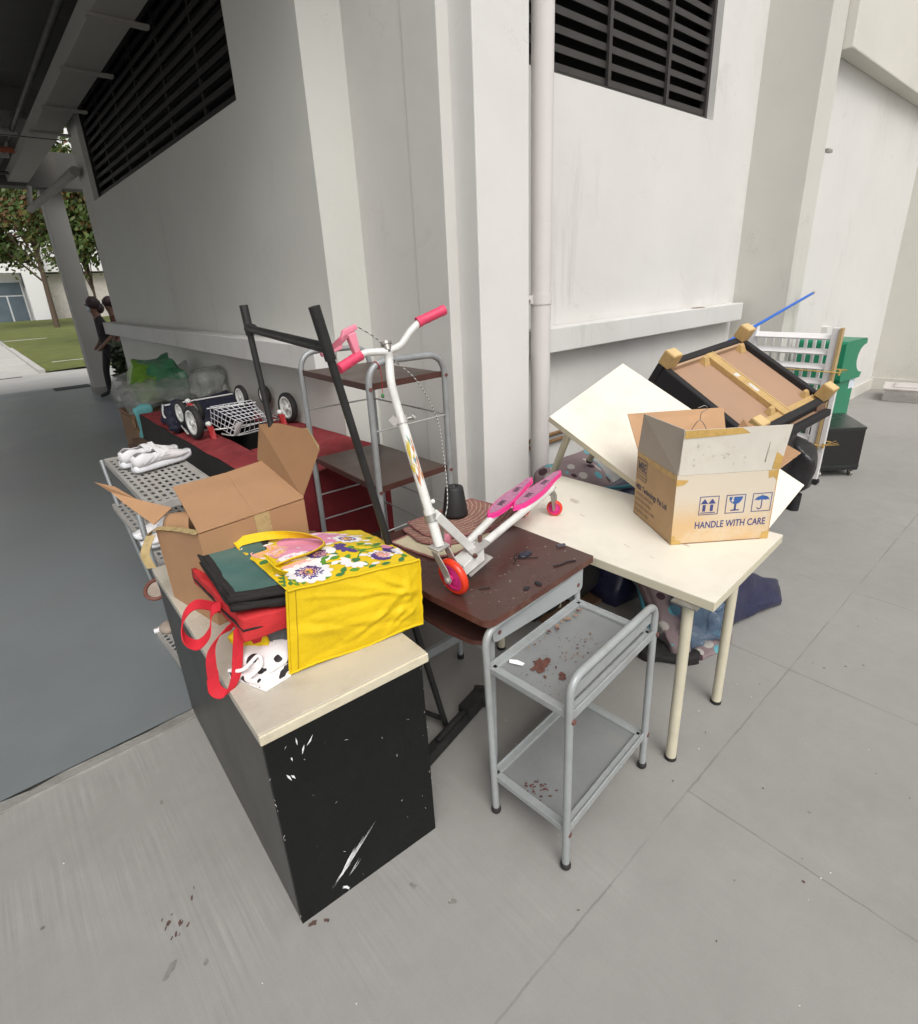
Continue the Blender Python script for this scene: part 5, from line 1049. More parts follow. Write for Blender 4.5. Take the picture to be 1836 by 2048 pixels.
for p, z in ((Fp, 1.366), (Rp, 1.368), (Fp, .93), (Rp, .93)):
    b = MB(); b.cyl(zz(p, z)+V((-.004, -.0165, 0)), zz(p, z)+V((.003, -.010, 0)), .0075, n=12); b.build('bolt', BOLT, t)
b = MB(); b.tube([zz(Rp, 1.30)+V((0, .57, -.4)), zz(Rp, .42)+V((0, .57, 0))], .001, 5); 
t2 = thing('cord_loop', 'thin red cord tied round the shelf hoop with a small green tag', 'cord', (1.19, 1.88, 1.42))
b = MB(); b.torus((1.20, 1.882, 1.455), (.9, .1, .45), .017, .0018, 20, 6); b.tube(spline([(1.205, 1.865, 1.452), (1.207, 1.862, 1.40), (1.205, 1.863, 1.345)], 5), .0014, 5); b.build('cord', CLAMPR, t2)
b = MB(); b.ball((1.205, 1.863, 1.335), .007, 6, 0, (1, 1, 1.4)); b.build('tag', GRN2, t2)

# ------------------------------------------------------------------ brown desk, mats and bits on it
DESKM = mat('desk_brown', (0.070, 0.030, 0.024), .30, var=.16, vscale=3.5, dirt=(.045, .022, .02), dscale=3, damt=.6, bump=.03, bscale=160); DESKE = mat('desk_edge', (.10, .036, .026), .38, var=.2, vscale=10, dirt=(.3, .2, .13), dscale=16, damt=.35); GREYP = mat('grey_steel_panel', (.34, .36, .365), .42, var=.08, vscale=8, dirt=(.22, .20, .17), dscale=7)
t = thing('desk', 'dark brown school desk with grey steel frame behind the small grey cart', 'desk', (1.25, 1.4, 0))
out = [(1.035, 1.042), (1.553, 1.072), (1.545, 1.80), (.965, 1.80), (.952, 1.5), (.952, 1.30), (.966, 1.14)]
cor = fillet([V((.966, 1.14, 0)), V((.975, 1.040, 0)), V((1.05, 1.043, 0))], .07, 7)
poly_ = [(p.x, p.y) for p in cor]+out[1:-1]
b = MB(); b.prism(poly_, (0, 0, .745), (1, 0, 0), (0, 1, 0), .025, 0, 1); b.build('desk_top', [DESKM, DESKE], t, .003)
cor2 = fillet([V((.985, 1.27, 0)), V((1.01, 1.118, 0)), V((1.14, 1.12, 0))], .08, 8)
b = MB(); b.prism([(p.x, p.y) for p in cor2]+[(1.50, 1.13), (1.50, 1.6), (.975, 1.6)], (0, 0, .615), (1, 0, 0), (0, 1, 0), .018, 0, 1); b.build('keyboard_shelf', [DESKM, DESKE], t, .003)
b = MB(); pp = fillet([V((1.03, 0, .742)), V((1.03, 0, .645)), V((1.50, 0, .645)), V((1.50, 0, .742))], .025, 5); b.prism([(p.x, p.z) for p in pp], (0, 1.083, 0), (1, 0, 0), (0, 0, 1), .004); b.build('apron', GREYP, t, .001)
for x in (1.06, 1.475):
    b = MB(); b.cyl((x, 1.0785, .675), (x, 1.084, .675), .0085, n=12); b.build('bolt', BOLT, t)
for x, y in ((1.052, 1.112), (1.498, 1.118), (1.03, 1.745), (1.44, 1.745)):
    b = MB(); b.tube([(x, y, .02), (x, y, .745)], .0125, 12); lg = b.build('leg', GREYP, t); b = MB(); b.cyl((x, y, 0), (x, y, .025), .016, n=14); b.build('foot_cap', TYRE, t)
b = MB(); b.bar((1.03, 1.745, .13), (1.44, 1.745, .13), .02, .045); b.build('stretcher', GREYP, t)
b = MB(); b.bar((1.05, 1.11, .60), (1.03, 1.745, .60), .02, .03); b.build('side_rail', GREYP, t); b = MB(); b.bar((1.498, 1.12, .60), (1.44, 1.745, .60), .02, .03); b.build('side_rail', GREYP, t)
MATB = mat('woven_mat', (.22, .105, .082), .95, var=.25, vscale=18, bump=.5, bscale=60); MATC = mat('cream_mat', (.50, .44, .30), .9, var=.12, vscale=10, dirt=(.3, .2, .12), dscale=12); MATR = mat('mat_border', (.24, .10, .09), .9, var=.3, vscale=30)
def wovenrings():
    nt, n, l, bs = hooks(MATB); src = bs.inputs['Base Color'].links[0].from_socket
    tc = n.new('ShaderNodeTexCoord'); wv = n.new('ShaderNodeTexWave'); wv.wave_type = 'RINGS'; wv.rings_direction = 'Z'; wv.inputs['Scale'].default_value = 16; wv.inputs['Distortion'].default_value = 3; wv.inputs['Detail'].default_value = 2; wv.inputs['Detail Scale'].default_value = 3
    l.new(tc.outputs['Object'], wv.inputs[0]); k = math_node(n, l, 'GREATER_THAN', wv.outputs['Fac'], .84); k = math_node(n, l, 'MULTIPLY', k, .6)
    m2 = n.new('ShaderNodeMix'); m2.data_type = 'RGBA'; l.new(k, m2.inputs[0]); l.new(src, m2.inputs[6]); m2.inputs[7].default_value = (.46, .33, .25, 1); l.new(m2.outputs[2], bs.inputs['Base Color'])
wovenrings()
def placemat(label, poly_, z, m_, border, seed, origin):
    t = thing('placemat', label, 'mat', (origin[0], origin[1], z), 0, 'placemats under the scooter'); rr = random.Random(seed); P = []
    for i in range(len(poly_)):
        a, c = V((*poly_[i], 0)), V((*poly_[(i+1) % len(poly_)], 0))
        for j in range(6): p = a+(c-a)*j/6; P.append((p.x+rr.uniform(-.002, .002), p.y+rr.uniform(-.002, .002)))
    cx, cy = sum(p[0] for p in P)/len(P), sum(p[1] for p in P)/len(P); zz_ = lambda x, y: z+.004*noise.noise(V((x*7, y*7, seed)))
    b = MB(); b.add([V((cx, cy, z+.004))]+[V((p[0], p[1], zz_(*p)+.004)) for p in P], [(0, i+1, (i+1) % len(P)+1) for i in range(len(P))], 0, True); b.build('weave', m_, t)
    b = MB(); b.tube([V((p[0], p[1], zz_(*p)+.003)) for p in P], .0048, 6, 0, True, True); b.build('border', border, t)
arc = lambda cx, cy, r, a0, a1, n=7, k=1.0: [(cx+r*math.cos(R(a0+(a1-a0)*i/n)), cy+r*k*math.sin(R(a0+(a1-a0)*i/n))) for i in range(n+1)]
placemat('cream placemat with dark red border sticking out under the brown mats', [(1.085, 1.715), (1.115, 1.49), (1.20, 1.45), (1.42, 1.47), (1.40, 1.74)], .772, MATC, MATR, 1, (1.24, 1.6))
placemat('brown ribbed placemat in the middle of the stack under the scooter', [(1.18, 1.765)]+arc(1.32, 1.66, .165, 190, 268, 7)+[(1.56, 1.50), (1.56, 1.74)], .781, MATB, MATR, 2, (1.36, 1.82))
placemat('brown ribbed placemat topmost on the desk corner below the scooter deck', [(1.225, 1.79)]+arc(1.37, 1.68, .17, 185, 262, 7)+[(1.615, 1.475), (1.64, 1.52), (1.59, 1.79)], .790, MATB, MATR, 3, (1.40, 1.85))
CONEM = mat('black_rubber', (0.016, 0.016, 0.017), .6, var=.15)
b = MB(); b.lathe([(.012, .095), (.012, .128), (.036, .128), (.040, .120), (.055, .012), (.056, 0), (.050, 0), (.048, .008)], (1.415, 1.70, .80), (.02, .02, 1), 26); b.lathe([(.002, .096), (.012, .096)], (1.415, 1.70, .80), (.02, .02, 1), 20); tag(b.build('rubber_cone', CONEM), 'black rubber cone with a hole on top standing behind the scooter', 'cone')
LINT = mat('dark_lint', (.018, .017, .02), .95); BLUEPL = mat('dark_blue_plastic', (.018, .02, .035), .25)
def crumb(label, x, y, z, pts, w=.003, nm='debris'):
    b = MB(); b.tube(spline([V((x+a, y+c, z+.003)) for a, c in pts], 4), w, 6); tag(b.build(nm, LINT), label, 'litter')
b = MB(); b.ball((1.385, 1.262, .7735), .030, 10, 0, (1.05, .62, .18), .25, 30); tag(b.build('plastic_piece', BLUEPL), 'dark blue oval plastic piece lying on the brown desk', 'plastic')
b = MB(); b.bar((1.515, 1.215, .776), (1.545, 1.20, .776), .010, .009); tag(b.build('eraser', mat('grey_rubber', (.09, .085, .10), .6)), 'small grey eraser stick near the desk corner', 'eraser')
crumb('long dark twig of lint curving across the middle of the brown desk', 1.30, 1.24, .770, [(0, 0), (.02, .01), (.04, .035), (.07, .05), (.035, .03), (.05, .01), (.10, -.03)], .0018)
crumb('flat dark smear of lint near the front of the brown desk', 1.385, 1.125, .770, [(0, 0), (.03, -.012), (.06, -.015), (.09, -.03)], .0028)
crumb('short dark stick beside the scooter front wheel', 1.085, 1.205, .770, [(0, 0), (.02, -.012), (.038, -.02)], .002)
b = MB(); b.ball((1.205, 1.092, .7725), .013, 8, 0, (1.2, .6, .25), .3, 40); tag(b.build('debris', LINT), 'dark crumb on the desk towards its front edge', 'litter')
b = MB(); b.ball((1.255, 1.085, .7735), .013, 8, 0, (.7, 1.1, .35), .3, 40); tag(b.build('debris', LINT), 'dark pebble like crumb on the desk nearest the apron', 'litter')
b = MB()
for i in range(40): blot(b, random.uniform(1.0, 1.52), random.uniform(1.08, 1.35), random.uniform(.0012, .0028), .7706+i*1e-6, 700+i, 0, 6)
tag(b.build('desk_specks', FLECK), 'tiny pale specks scattered over the brown desk top', 'specks', kind='stuff')

# ------------------------------------------------------------------ pink and white scooter
SCW = mat('scooter_white', (0.66, 0.66, 0.63), .34, var=.08, vscale=10, dirt=(.32, .29, .25), dscale=12, damt=.45); HOTP = mat('hot_pink', (0.72, 0.035, 0.24), .38, var=.06); GRIPP = mat('grip_pink', (0.66, 0.05, 0.12), .5, var=.1, bump=.3, bscale=60); LEVP = mat('lever_pink', (.74, .24, .32), .4); ORTY = mat('orange_tyre', (0.72, 0.045, 0.015), .22, var=.12); METAL = mat('dull_metal', (.36, .35, .33), .35, metal=.7, var=.2, vscale=20, dirt=(.16, .12, .09), dscale=14, damt=.6); ZINC = mat('light_bracket', (.52, .50, .47), .35, metal=.4, var=.1); PADG = mat('pad_grip_tape', (.40, .17, .27), .85, var=.2, vscale=60, bump=.3, bscale=150)
t = thing('scooter', 'white kick scooter with pink pads and red wheels standing on the desk and table', 'scooter', (1.012, 1.243, .77))
wc = V((1.012, 1.243, .8375)); HUB = V((1.003, 1.494, 1.552)); CRW = V((.985, 1.270, .945))
CLP = V((.990, 1.435, 1.342)); colax = (CLP-CRW).normalized(); CL_ = (CLP-CRW).length; dk = V((.966, .26, 0)).normalized(); hb = V((.92, -.15, .36)); hb = (hb-colax*hb.dot(colax)).normalized(); wax = V((.985, .03, .14)).normalized(); FD = V((.03, -1, 0)).normalized()
wheel(t, wc, wax, .0665, .028, ORTY, HOTP, 0, name='front_wheel')
b = MB(); x_ = wax.orthogonal().normalized(); y_ = wax.cross(x_)
for i in range(9):
    a = 2*math.pi*i/9; d = x_*math.cos(a)+y_*math.sin(a); b.bar(wc+d*.012+wax*.006, wc+d*.046+wax*.006, .008, .014, wax)
b.build('spokes', HOTP, t)
for sd in (-1, 1):
    o = wax*sd*.024; b = MB(); top = CRW+colax*-.008
    pl = [top-FD*.022+o, top+FD*.012+o, wc*.55+top*.45+FD*.022+o, wc+FD*.016+o, wc-V((0, 0, .016))+FD*.006+o, wc-V((0, 0, .014))-FD*.008+o, wc-FD*.016+V((0, 0, .008))+o, wc*.5+top*.5-FD*.018+o]
    b.slab(pl, .0035); b.cyl(wc+o*.8, wc+o*1.35, .009, n=12); b.build('fork_plate', ZINC, t, .001)
b = MB(); b.slab([CRW-FD*.03-wax*.026, CRW+FD*.02-wax*.026, CRW+FD*.02+wax*.026, CRW-FD*.03+wax*.026], .006); b.build('fork_crown', ZINC, t)
HEAD = CRW+colax*.02
bendp = CRW+colax*.50
b = MB(); b.tube([CRW+colax*.005, CRW+colax*.10], .0165, 18); b.build('head_tube', SCW, t)
b = MB(); b.tube([CRW+colax*.10, CLP], .0155, 18); b.build('stem', SCW, t)
b = MB(); b.tube(spline([CLP-colax*.01, CLP+colax*.05, CLP*.45+HUB*.55+V((-.012, 0, 0)), HUB-V((0, 0, .03)), HUB], 6), .0135, 16); b.build('upper_stem', SCW, t)
for k, rr, m_ in ((.100, .0215, METAL), (.118, .019, SCW), (CL_, .0195, ZINC)):
    b = MB(); b.cyl(CRW+colax*(k-.012), CRW+colax*(k+.012), rr, n=20); b.build('collar', m_, t)
b = MB(); b.cyl(CLP+hb*.012, CLP+hb*.040, .006, n=10); b.cyl(CLP+colax*.008+hb*.036, CLP-colax*.005+hb*.046, .009, n=10); b.build('clamp_bolt', METAL, t)
b = MB(); b.bar(CLP-colax*.01-hb*.018, CLP+colax*.015-hb*.032, .01, .02); b.build('clamp_lever', ZINC, t)
b = MB(); b.ball(CRW+colax*.15+hb*.022, .008, 8); b.build('knob', SCW, t)
# printed swirl on the stem (abstract)
sw_m = [mat('swirl_yellow', (.55, .42, .05), .4), mat('swirl_orange', (.55, .22, .08), .4), mat('swirl_teal', (.10, .30, .33), .4), mat('swirl_brown', (.22, .08, .05), .4)]
sc_n = (V((0, 0, 1.75))-CRW); sc_n = (sc_n-colax*sc_n.dot(colax)).normalized(); sc_t = colax.cross(sc_n)
def on_stem(a, h): return CRW+colax*h+(sc_n*math.cos(a)+sc_t*math.sin(a))*.0159
b = MB(); rr = random.Random(6)
for i in range(30):
    h = .20+.14*rr.random(); a = rr.uniform(-.9, .9); m_ = 0 if (a < 0 and h > .25) else rr.choice([1, 2, 3, 1]); ln = rr.uniform(.016, .05); wd = rr.uniform(.15, .42); tw = rr.uniform(-.7, .7)
    P = [(a, h), (a+wd+tw*.3, h+ln*.5), (a+tw*.7, h+ln), (a-wd*.4+tw*.3, h+ln*.5)]; off = 1+i*.0006
    b.add([CRW+colax*hh+(on_stem(aa, hh)-CRW-colax*hh)*off for aa, hh in P], [(0, 1, 2, 3)], m_)
b.build('printed_swirls', sw_m, t)
# handlebar
GR0, GR1 = V((1.117, 1.483, 1.631)), V((1.214, 1.459, 1.665))
GL0, GL1 = V((.923, 1.532, 1.548)), V((.840, 1.528, 1.516))
b = MB(); b.tube(spline([HUB+(GR0-HUB)*.03, HUB+(GR0-HUB)*.35+V((.006, 0, -.012)), HUB+(GR0-HUB)*.72+V((.002, 0, -.004)), GR0+(GR1-GR0)*.1], 6), .0115, 14); b.build('handlebar', SCW, t)
b = MB(); b.tube(spline([HUB+(GL0-HUB)*.03, HUB+(GL0-HUB)*.4+V((0, 0, .003)), HUB+(GL0-HUB)*.8+V((0, 0, .004)), GL0+(GL1-GL0)*.1], 6), .0115, 14); b.build('handlebar', SCW, t)
for a, c in ((GR0, GR1), (GL0, GL1)):
    b = MB(); b.tube([a+(c-a)*k/8 for k in range(9)], [.0175, .0165, .0155, .0165, .0155, .0165, .0155, .017, .0165], 18); b.build('grip', GRIPP, t)
b = MB(); b.cyl(HUB+colax*.004, HUB+colax*.032, .014, n=18); b.cyl(HUB+colax*.022, HUB+colax*.030, .018, n=18); b.build('hub_cap', METAL, t)
b = MB(); cb = GL0+V((0, 0, 0)); hb = (GL0-GL1).normalized(); colax = (V((0, 0, 1))-hb*hb.z).normalized(); dk = V((.0, .6, .0))
b.slab([cb+colax*.0-dk*.012, cb-hb*.018+colax*.0-dk*.012, cb-hb*.014+colax*.075-dk*.008, cb+hb*.016+colax*.070-dk*.008], .022); b.slab([cb+hb*.03+colax*.072, cb-hb*.03+colax*.075, cb-hb*.05+colax*.045, cb-hb*.12+colax*.055, cb-hb*.12+colax*.067, cb-hb*.045+colax*.062, cb-hb*.02+colax*.092, cb+hb*.03+colax*.088], .014); b.build('brake_lever', LEVP, t, .003)
CABB = mat('braided_cable', (.55, .55, .53), .5)
def braid():
    nt, n, l, bs = hooks(CABB); tc = n.new('ShaderNodeTexCoord'); w_ = n.new('ShaderNodeTexWave'); w_.inputs['Scale'].default_value = 26; w_.bands_direction = 'Z'; l.new(tc.outputs['Object'], w_.inputs[0])
    k = math_node(n, l, 'GREATER_THAN', w_.outputs['Fac'], .5); m2 = n.new('ShaderNodeMix'); m2.data_type = 'RGBA'; l.new(k, m2.inputs[0]); m2.inputs[6].default_value = (.10, .10, .095, 1); m2.inputs[7].default_value = (.46, .46, .43, 1); l.new(m2.outputs[2], bs.inputs['Base Color'])
braid()
b = MB(); b.tube(spline([cb+hb*.03+colax*.08, HUB+V((-.02, .02, .035)), HUB+V((.03, .02, -.03)), HUB+V((.105, .0, -.11)), HUB+V((.155, -.03, -.24)), HUB+V((.145, -.07, -.38)), HUB+V((.10, -.13, -.51)), V((1.028, 1.31, .99))], 10), .0019, 8); b.build('brake_cable', CABB, t)
b = MB(); b.cyl((1.028, 1.31, .992), (1.030, 1.305, .95), .004, n=8); b.tube([(1.030, 1.305, .95), (1.032, 1.30, .90)], .0015, 6); b.bar(CRW-V((0, 0, .012)), V((1.04, 1.30, .925)), .006, .01); b.build('brake_arm', METAL, t)
# down tube, hinge and the two arms
HNG = V((1.165, 1.318, .858))
dnA = CRW+V((.012, .03, .105)); b = MB(); b.bar(dnA, HNG+V((-.005, -.01, .0)), .030, .034, (0, 1, .3)); b.build('down_tube', SCW, t, .003)
b = MB(); b.hexa([V(p) for p in ((1.075, 1.262, .80), (1.175, 1.262, .828), (1.185, 1.325, .83), (1.085, 1.33, .80), (1.075, 1.262, .842), (1.175, 1.265, .876), (1.185, 1.325, .878), (1.085, 1.33, .846))]); b.build('hinge_box', SCW, t, .002)
b = MB(); b.slab([V((1.12, 1.258, .864)), V((1.205, 1.262, .885)), V((1.21, 1.31, .886)), V((1.13, 1.31, .868))], .003); b.slab([V((1.10, 1.255, .797)), V((1.21, 1.258, .828)), V((1.21, 1.335, .83)), V((1.11, 1.335, .80))], -.003); b.build('hinge_plate', ZINC, t)
b = MB(); b.cyl((1.125, 1.262, .868), (1.125, 1.252, .865), .008, n=12); b.cyl((1.19, 1.30, .80), (1.19, 1.30, .905), .008, n=12); b.build('hinge_bolt', BOLT, t)
b = MB(); b.lathe([(.0, -.012), (.022, -.012), (.027, -.008), (.027, .008), (.022, .012), (0, .012)], (1.105, 1.385, .885), (.5, -.75, .2), 18); b.build('knob', LEVP, t)
A0, A1_ = V((1.19, 1.300, .862)), V((1.775, 1.458, .882)); C0, C1_ = V((1.165, 1.345, .866)), V((1.66, 1.545, .885))
for p, q in ((A0, A1_), (C0, C1_)):
    b = MB(); b.tube([p, q], .0155, 16); b.build('arm', SCW, t)
def footpad(p, q, wd, lift, nm='foot_pad'):
    d = (q-p); L_ = d.length; d.normalize(); s_ = V((-d.y, d.x, 0)).normalized()
    up_ = V((0, 0, 1)); base = p+up_*lift
    out_ = []
    for i in range(40):
        k = i/40*2; q_ = k if k < 1 else 2-k
        w = wd*(.60+.40*math.sin(math.pi*q_*1.0)**2+.18*math.sin(2*math.pi*q_))*min(1, (math.sin(math.pi*q_)*3.2+.02))**.6
        out_.append((L_*q_, w*(1 if k < 1 else -1)))
    P = lambda x, y, z=0: base+d*x+s_*y+up_*z
    b = MB(); vs = [P(x, y) for x, y in out_]+[P(x, y, .016) for x, y in out_]; n_ = len(out_)
    b.add(vs, [tuple(range(n_)), tuple(range(n_, 2*n_))]+[(i, (i+1) % n_, (i+1) % n_+n_, i+n_) for i in range(n_)]); b.build(nm, HOTP, t, .003)
    b = MB(); vs = [P(.5*L_+(x-.5*L_)*.93, y*.82, .0172) for x, y in out_]; b.add(vs, [tuple(range(n_))])
    for k in (.28, .62):
        for j in range(-2, 3): b.add([P(L_*k+.010*j, -.014+.006*(j % 2), .0178), P(L_*k+.010*j+.006, -.012+.006*(j % 2), .0178), P(L_*k+.010*j+.005, .012, .0178), P(L_*k+.010*j-.001, .010, .0178)], [(0, 1, 2, 3)], 1)
    b.build('pad_grip', [PADG, LINT], t)
footpad(V((1.468, 1.398, .874)), V((1.89, 1.505, .898)), .033, .012); footpad(V((1.345, 1.418, .872)), V((1.745, 1.550, .893)), .033, .012)
for c, a in ((V((1.80, 1.462, .777)), V((-.86, -.5, .05))), (V((1.70, 1.565, .777)), V((-.80, -.6, .05)))):
    wheel(t, c, a, .036, .024, ORTY, HOTP, 0, name='caster_wheel')
    b = MB(); an = a.normalized()
    for sd in (-1, 1):
        o = an*sd*.018; b.slab([c+o+V((-.008, 0, -.006)), c+o+V((.010, 0, -.004)), c+o+V((.012, .004, .055)), c+o+V((-.010, .002, .085)), c+o+V((-.035, -.008, .078)), c+o+V((-.030, -.006, .06))], .003)
    b.slab([c-an*.02+V((-.04, -.01, .078)), c+an*.02+V((-.04, -.01, .078)), c+an*.02+V((.004, 0, .092)), c-an*.02+V((.004, 0, .092))], .005); b.cyl(c-an*.024, c+an*.024, .005, n=10); b.build('caster_fork', METAL, t, .001)

# ------------------------------------------------------------------ small grey cart
CARTG = mat('cart_grey', (.34, .36, .36), .42, metal=.15, var=.10, vscale=10, dirt=(.24, .21, .17), dscale=9, damt=.45); MESHG = mat('cart_mesh', (.27, .28, .28), .5, metal=.2, var=.10, vscale=5, dirt=(.30, .27, .22), dscale=5, damt=.5); RUST = mat('rust', (.11, .042, .03), .85, var=.4, vscale=50, bump=.4, bscale=90); RUSTL = mat('pale_rust', (.26, .165, .11), .85, var=.4, vscale=60)
def perf():
    nt, n, l, bs = hooks(MESHG); src = bs.inputs['Base Color'].links[0].from_socket; tc = n.new('ShaderNodeTexCoord'); mp = n.new('ShaderNodeMapping'); mp.inputs['Scale'].default_value = (165, 165, 1); l.new(tc.outputs['Object'], mp.inputs[0])
    vo = n.new('ShaderNodeTexVoronoi'); vo.inputs['Scale'].default_value = 1; vo.inputs['Randomness'].default_value = 0; vo.voronoi_dimensions = '2D'; l.new(mp.outputs[0], vo.inputs[0])
    k = math_node(n, l, 'LESS_THAN', vo.outputs['Distance'], .30); k = math_node(n, l, 'MULTIPLY', k, .42); m2 = n.new('ShaderNodeMix'); m2.data_type = 'RGBA'; l.new(k, m2.inputs[0]); l.new(src, m2.inputs[6]); m2.inputs[7].default_value = (.05, .05, .048, 1); l.new(m2.outputs[2], bs.inputs['Base Color'])
perf()
t = thing('cart', 'small two tier grey metal cart with rusty mesh trays beside the desk', 'cart', (1.23, .9, 0))
CA, CB, CC_, CD = V((.970, 1.024, 0)), V((.989, .733, 0)), V((1.501, .777, 0)), V((1.484, 1.066, 0))
ls = V((0, .030, 0))
for p, q, top, sh in ((CA, CD, .732, ls), (CB, CC_, .722, V((0, .006, 0)))):
    b = MB(); b.tube(fillet([zz(p, .02), zz(p, .60)+sh*.8, zz(p, top)+sh, zz(q, top-.004)+sh, zz(q, .60)+sh*.8, zz(q, .02)], .085, 9), .0125, 16); b.build('hoop', CARTG, t)
    for e in (p, q): 
        b = MB(); b.lathe([(0, .0), (.012, .0), (.017, .008), (.017, .016), (.014, .026), (0, .026)], zz(e, 0), (0, 0, 1), 18); b.build('rubber_foot', TYRE, t)
for z, nm in ((.596, 'upper'), (.152, 'lower')):
    c4 = [zz(CA, z)+ls*.75, zz(CB, z), zz(CC_, z), zz(CD, z)+ls*.75]; ctr = sum(c4, V())/4
    b = MB(); b.slab([p+(ctr-p)*.04 for p in c4][::-1], .003); b.build('mesh_tray', MESHG, t)
    for i in range(4):
        p, q = c4[i], c4[(i+1) % 4]; inn = (ctr-(p+q)/2).normalized(); e = (q-p).normalized()
        b = MB(); b.bar(p+inn*.012+e*.010+V((0, 0, .006)), q+inn*.012-e*.010+V((0, 0, .006)), .028, .012); b.bar(p+inn*.001+e*.010+V((0, 0, .004)), q+inn*.001-e*.010+V((0, 0, .004)), .006, .030 if i in (1, 3) else .022); b.build('tray_rim', CARTG, t, .002)
b = MB(); b.bar(zz(CB, .672)+V((.02, .008, 0)), zz(CC_, .668)+V((-.02, .008, 0)), .004, .035); b.build('guard_strip', CARTG, t)
for p, z in ((CB, .59), (CB, .15), (CC_, .60), (CC_, .16)):
    b = MB(); b.cyl(zz(p, z)+V((.004, -.013, 0)), zz(p, z)+V((.003, -.0065, 0)), .008, n=12); b.build('bolt', BOLT, t)
b = MB(); rr = random.Random(21)
TZ = .5996
for i, (x, y, r) in enumerate([(1.098, .941, .034), (1.125, .938, .026), (1.075, .945, .014), (1.104, .855, .016), (1.118, .865, .014), (1.07, .895, .008), (1.13, .90, .006)]): blot(b, x, y, r, TZ+i*1e-4, 900+i, 0, 16, .75, .7)
for i in range(90):
    x, y = rr.gauss(1.251, .06), rr.gauss(.90, .04); blot(b, x, y, rr.uniform(.0015, .0045), TZ+.0012+i*1e-6, 950+i, 1 if rr.random() < .5 else 0, 7)
for i in range(50):
    x, y = rr.uniform(1.01, 1.16), rr.uniform(.77, .97); blot(b, x, y, rr.uniform(.001, .003), TZ+.0013+i*1e-6, 1100+i, 0, 6)
for i in range(14): blot(b, 1.14+.32*i/14+rr.uniform(-.01, .01), 1.022+.02*i/14+rr.uniform(-.014, .004), rr.uniform(.004, .013), TZ+.0107+i*1e-5, 1200+i, rr.choice([0, 1, 1]), 10)
b.build('rust_patches', [RUST, RUSTL], t)['kind'] = 'stuff'
b = MB()
for i in range(40): blot(b, rr.gauss(1.045, .025), rr.gauss(.895, .03), rr.uniform(.0015, .006), .1558+i*1e-6, 1300+i, 0, 7)
b.build('rust_flakes', [RUST], t)['kind'] = 'stuff'
b = MB(); b.slab([V((1.038, 1.015, .603)), V((1.056, .975, .604)), V((1.068, .976, .606)), V((1.060, 1.0, .610)), V((1.042, 1.02, .612))], .001); tag(b.build('paper_scrap', WHT), 'small torn white paper scrap lying on the cart upper tray', 'paper')

# ------------------------------------------------------------------ white tables
TOPW = mat('table_white', (.74, .70, .60), .38, var=.05, vscale=3, dirt=(.50, .44, .34), dscale=2.2, damt=.45, bump=.05, bscale=120); EDGEC = mat('table_edge', (.60, .555, .42), .42, var=.06, vscale=10, dirt=(.40, .34, .24), dscale=10, damt=.3); LEGC = mat('table_leg_cream', (.58, .54, .41), .34, var=.05, vscale=10, dirt=(.40, .35, .25), dscale=12, damt=.3)
def table(label, fr, L_, W_, legs, ll):
    t = thing('table', label, 'table', fr(L_/2, W_/2, -.74))
    b = MB(); fr.box(b, (0, 0, -.034), (L_, W_, -.0012)); b.build('edge_board', EDGEC, t, .0015)
    b = MB(); fr.box(b, (.0006, .0006, -.001), (L_-.0006, W_-.0006, .0006)); b.build('top_sheet', TOPW, t)
    for x, y in legs:
        b = MB(); b.tube([fr(x, y, -.0345), fr(x, y, -ll)], .0195, 20); lg = b.build('leg', LEGC, t)
        b = MB(); b.tube([fr(x, y, -ll), fr(x, y, -ll-.014)], .0215, 20); b.build('foot_cap', TYRE, t)
        b = MB(); fr.box(b, (x-.045, y-.045, -.040), (x+.045, y+.045, -.0345)); b.build('leg_plate', METAL, t)
F1 = Frame((1.598, .632, .7405), (.0, 1, 0), (1, .0, 0), (0, 0, 1)); F1.x = V((-.022, 1.0, 0)).normalized(); F1.y = V((1, .055, 0)).normalized(); F1.z = V((0, 0, 1))
F1l = lambda p: ((p[0]-1.598), (p[1]-.640))
t = table('cream white table standing level beside the desk with the carton on it', F1, 1.125, .667, ((.09, -.0+.018), (.085, .43), (1.02, .06), (1.02, .54)), .724)
A2, B2, D2 = V((2.117, 1.763, 1.092)), V((2.729, 1.751, 1.282)), V((2.874, .797, .753)); n2 = (D2-B2).cross(A2-B2).normalized(); n2 = n2 if n2.z > 0 else -n2
F2 = Frame(A2, D2-B2, B2-A2, n2)
t = table('second cream white table tipped on its legs behind the carton', F2, (D2-B2).length, (B2-A2).length, ((.09, .09), (.09, .55), (1.01, .09)), .70)
b = MB()
for x, y, w, h in ((.72, .30, .02, .006), (.25, .33, .03, .002), (.42, .17, .022, .010), (.30, .15, .016, .004), (.85, .42, .06, .002)):
    blot(b, *F1(x, y)[:2], w, .7413+x*1e-5, int(x*900), 0, 12, .25, 1.2)
tag(b.build('table_marks', mat('pale_mark', (.55, .49, .40), .5)), 'faint worn marks on the white table top', 'marks', kind='stuff')

